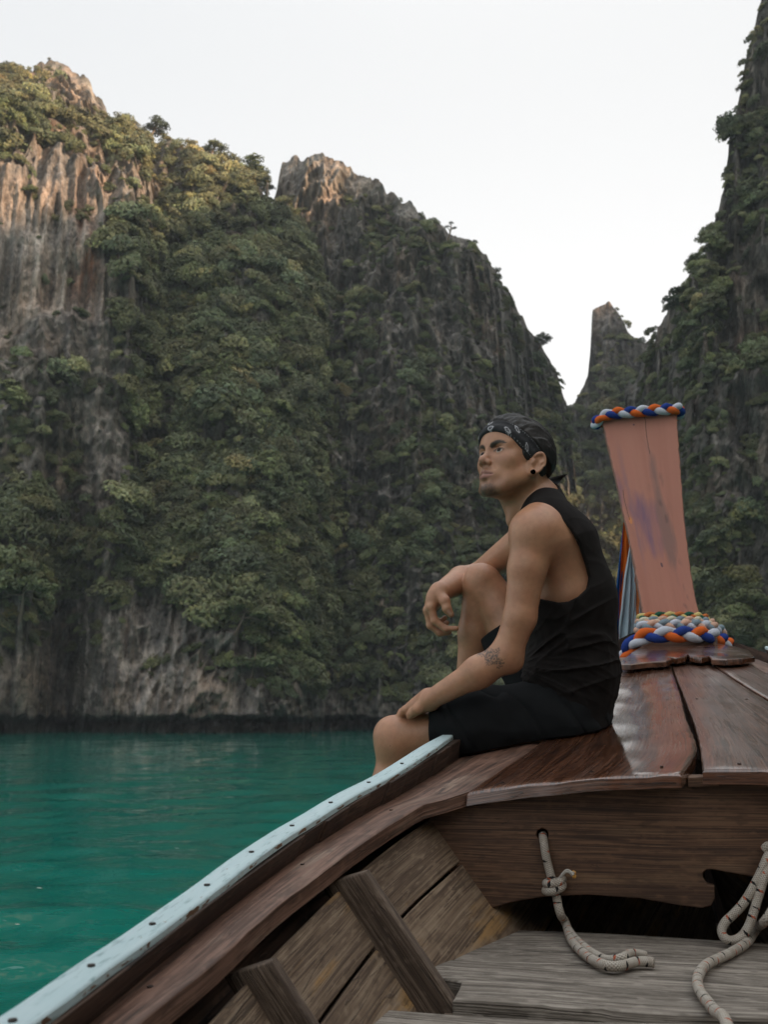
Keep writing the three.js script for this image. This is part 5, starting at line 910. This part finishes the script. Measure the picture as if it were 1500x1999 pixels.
// ---------------------------------------------------------------- mooring ropes
const ropeMap = (() => {
  const fleck = (u, v) => { const a = (u * 2 + v) % 1, b = v % 1, x = Math.abs(((u * 3 + Math.floor(v * 2) * 0.37) % 1) - 0.5); return [a, b, x]; };
  return tex(256, 1024, (u, v) => {
    const d1 = Math.sin((u * 8 + v * 40) * 6.283), d2 = Math.sin((u * 8 - v * 40) * 6.283), w = Math.max(d1, d2); let c = m3([0.20, 0.175, 0.145], [0.50, 0.455, 0.39], clamp(0.5 + 0.5 * w)); c = m3(c, [0.26, 0.21, 0.165], clamp(1.6 * (pfbm(u, v, 4, 14, 701, 4) - 0.42)));
    for (const [sp, off, k] of [[5, 0, 0], [5, 0.5, 0.5]]) { const q = (v * sp + off) % 1, uu = ((u + Math.floor(v * sp + off) * 0.17 + k) % 1), dx = (uu - 0.5) * 2.4, dy = (q - 0.5) * 4.2; if (Math.abs(dx + dy * 0.5) < 0.24 && Math.abs(dy) < 0.30) c = [0.012, 0.011, 0.011]; else if (Math.abs(dx + dy * 0.5 - 0.42) < 0.20 && Math.abs(dy) < 0.26) c = [0.42, 0.105, 0.05]; }
    return c; }, { tile: [1, 0.155] });
})();
const ropeBump = tex(256, 1024, (u, v) => 0.5 + 0.25 * (Math.sin((u * 8 + v * 40) * 6.283) + Math.sin((u * 8 - v * 40) * 6.283)), { color: false, tile: [1, 0.155] });
const ropeMat = new THREE.MeshStandardMaterial({ map: ropeMap, bumpMap: ropeBump, bumpScale: 0.0012, roughness: 0.95 }); ropeMat.name = 'flecked braided rope';
const spline = (pts, closed) => { const c = new THREE.CatmullRomCurve3(pts, closed, 'centripetal'); return [c, (u) => c.getPointAt(clamp(u))]; };
const onBoard = (x, y, up = 0.009) => { const [s, t] = onLevel(x, y, -0.392); return B(s, t, -0.4 + up + 0.003); };
{
  const S = 2.0, hang = (x, y, ds = -0.014) => { const [t, h] = onStation(x, y, S + ds); return B(S + ds, t, h); };
  const r = 0.0080, rope = thing('rope', 'short flecked rope with a frayed knot hanging through a hole in the bulkhead', 'rope', hang(1062, 1650));
  const c1 = [hang(1060, 1630, 0.03), hang(1061, 1634, 0.0), hang(1063, 1650), hang(1069, 1682), hang(1077, 1712), hang(1083, 1728), hang(1087, 1750), hang(1094, 1782, -0.02), onBoard(1104, 1815, 0.02), onBoard(1117, 1840), onBoard(1138, 1864), onBoard(1164, 1882), onBoard(1196, 1892), onBoard(1222, 1889), onBoard(1244, 1884, 0.010), onBoard(1266, 1884, 0.010), onBoard(1279, 1885, 0.009)];
  const [, f1] = spline(c1); part('cord', tubeAlong(f1, 220, 16, () => r), ropeMat, rope);
  const [, f2] = spline([onBoard(1106, 1818, 0.016), onBoard(1121, 1836, 0.012), onBoard(1141, 1855, 0.012), onBoard(1164, 1871, 0.011), onBoard(1190, 1880, 0.010), onBoard(1214, 1884, 0.016), onBoard(1236, 1876, 0.017), onBoard(1262, 1874, 0.012)]); part('cord', tubeAlong(f2, 120, 14, () => r * 0.86), ropeMat, rope);
  // overhand knot
  const kc = hang(1083, 1728), kx = V(0.9797, 0, FX), ky = V(0.12, 1, 0).normalize(), kz = V(-FX, 0, -FZ).multiplyScalar(1);
  const [, fk] = spline([0, 1, 2, 3, 4, 5, 6, 7, 8, 9, 10, 11].map((i) => { const a = i / 12 * Math.PI * 4; return kc.clone().addScaledVector(kx, 0.0155 * Math.cos(a)).addScaledVector(kz, 0.0125 * Math.sin(a)).addScaledVector(ky, 0.011 - 0.0021 * i + 0.004 * Math.cos(a + 1)); }), false);
  part('knot', tubeAlong(fk, 110, 14, () => r * 0.95), ropeMat, rope);
  // frayed tail: loose yarns
  const yarn = new THREE.MeshStandardMaterial({ color: rgb(0.45, 0.43, 0.39), roughness: 1 }); yarn.name = 'frayed yarn'; const gold = new THREE.MeshStandardMaterial({ color: rgb(0.50, 0.26, 0.06), roughness: 0.9 }); gold.name = 'melted rope end';
  const R = rng(77), ys = []; for (let i = 0; i < 16; i++) { const j = () => (R() - 0.5) * 5, e = hang(1121 + j() * 1.2, 1708 + j() * 2, -0.030 + (R() - 0.5) * 0.012); ys.push(tubeAlong(spline([hang(1092, 1722, -0.022), hang(1100 + j() * 0.6, 1706 + j() * 0.6, -0.028), hang(1110 + j(), 1700 + j(), -0.030), e])[1], 16, 5, (u) => 0.0022 * (1 - 0.5 * u))); } part('frayed_end', mergeGeometries(ys), yarn, rope);
  const tip = []; for (let i = 0; i < 6; i++) { const g = new THREE.IcosahedronGeometry(0.0028 + 0.001 * R(), 1), c = hang(1122 + (R() - 0.5) * 4, 1707 + (R() - 0.5) * 13, -0.030); g.translate(c.x, c.y, c.z); tip.push(g); } part('rope_tip', mergeGeometries(tip), gold, rope);
  // second rope, looped over the right-hand hole
  const rope2 = thing('rope', 'long flecked rope hanging in a loop and trailing over the floor boards at the right', 'rope', hang(1497, 1680));
  const loop = [hang(1506, 1660, 0.03), hang(1505, 1662, 0.0), hang(1500, 1672, -0.02), hang(1487, 1702, -0.026), hang(1472, 1732, -0.03), hang(1452, 1764, -0.034), hang(1432, 1786, -0.036), hang(1416, 1802, -0.038), hang(1410, 1818, -0.042), hang(1416, 1831, -0.046), hang(1430, 1836, -0.048), hang(1448, 1829, -0.046), hang(1463, 1808, -0.042), hang(1473, 1779, -0.038), hang(1483, 1745, -0.034), hang(1494, 1710, -0.03), hang(1508, 1676, -0.02), hang(1530, 1672, -0.03), hang(1540, 1700, -0.035), hang(1528, 1740, -0.04), hang(1512, 1772, -0.045)];
  const trail = [hang(1497, 1795, -0.06), onBoard(1480, 1822, 0.014), onBoard(1458, 1846), onBoard(1430, 1864), onBoard(1405, 1876), onBoard(1382, 1888), onBoard(1368, 1904), onBoard(1363, 1922), onBoard(1369, 1942), onBoard(1382, 1960), onBoard(1398, 1980), onBoard(1414, 1996, 0.012), onBoard(1432, 2020, 0.0), onBoard(1450, 2045, 0.0)];
  const [, fl] = spline([...loop, ...trail]); part('cord', tubeAlong(fl, 420, 16, () => r), ropeMat, rope2);
  const [, fe] = spline([hang(1494, 1659, -0.012), hang(1500, 1652, -0.016), hang(1512, 1652, -0.016), hang(1518, 1664, -0.014)]); part('hitch', tubeAlong(fe, 30, 12, () => r * 1.05), ropeMat, rope2);
}

// ---------------------------------------------------------------- bits floating on the lagoon
{
  const fm = new THREE.MeshStandardMaterial({ color: rgb(0.55, 0.53, 0.46), roughness: 0.8, side: THREE.DoubleSide }); fm.name = 'pale wet leaf';
  const om = new THREE.MeshStandardMaterial({ color: rgb(0.50, 0.22, 0.06), roughness: 0.8, side: THREE.DoubleSide }); om.name = 'dry orange leaf';
  const spots = [[76, 1738, 0.05, fm, 'pale leaf floating on the green water at the left edge, farther one'], [33, 1810, 0.036, fm, 'pale leaf floating closest to the boat at the left edge'], [345, 1659, 0.05, fm, 'small pale leaf afloat in the middle of the green water'], [353, 1433, 0.5, om, 'orange palm frond afloat below the pale rock face'], [614, 1436, 0.55, om, 'orange palm frond afloat left of the knee of the man']];
  for (const [x, y, len, mat, label] of spots) {
    const q = ray(x, y), k = -EYE / q.y, p = q.multiplyScalar(k).add(V(0, EYE, 0)); p.y = 0.004;
    const g = grid(10, 6, (u, w) => { const a = (u - 0.5) * 2, b = (w - 0.5) * (1 - a * a) * 0.5; return { p: V(p.x + a * len * 0.5 * 0.96 + b * len * 0.2, p.y + 0.02 * len * 8 * (b * b + 0.06 * a * a) + 0.012, p.z + b * len * 0.9 + a * len * 0.12) }; });
    tag(part('floating_leaf', g, mat), label, 'leaf');
  }
}
renderer.render(scene, camera);
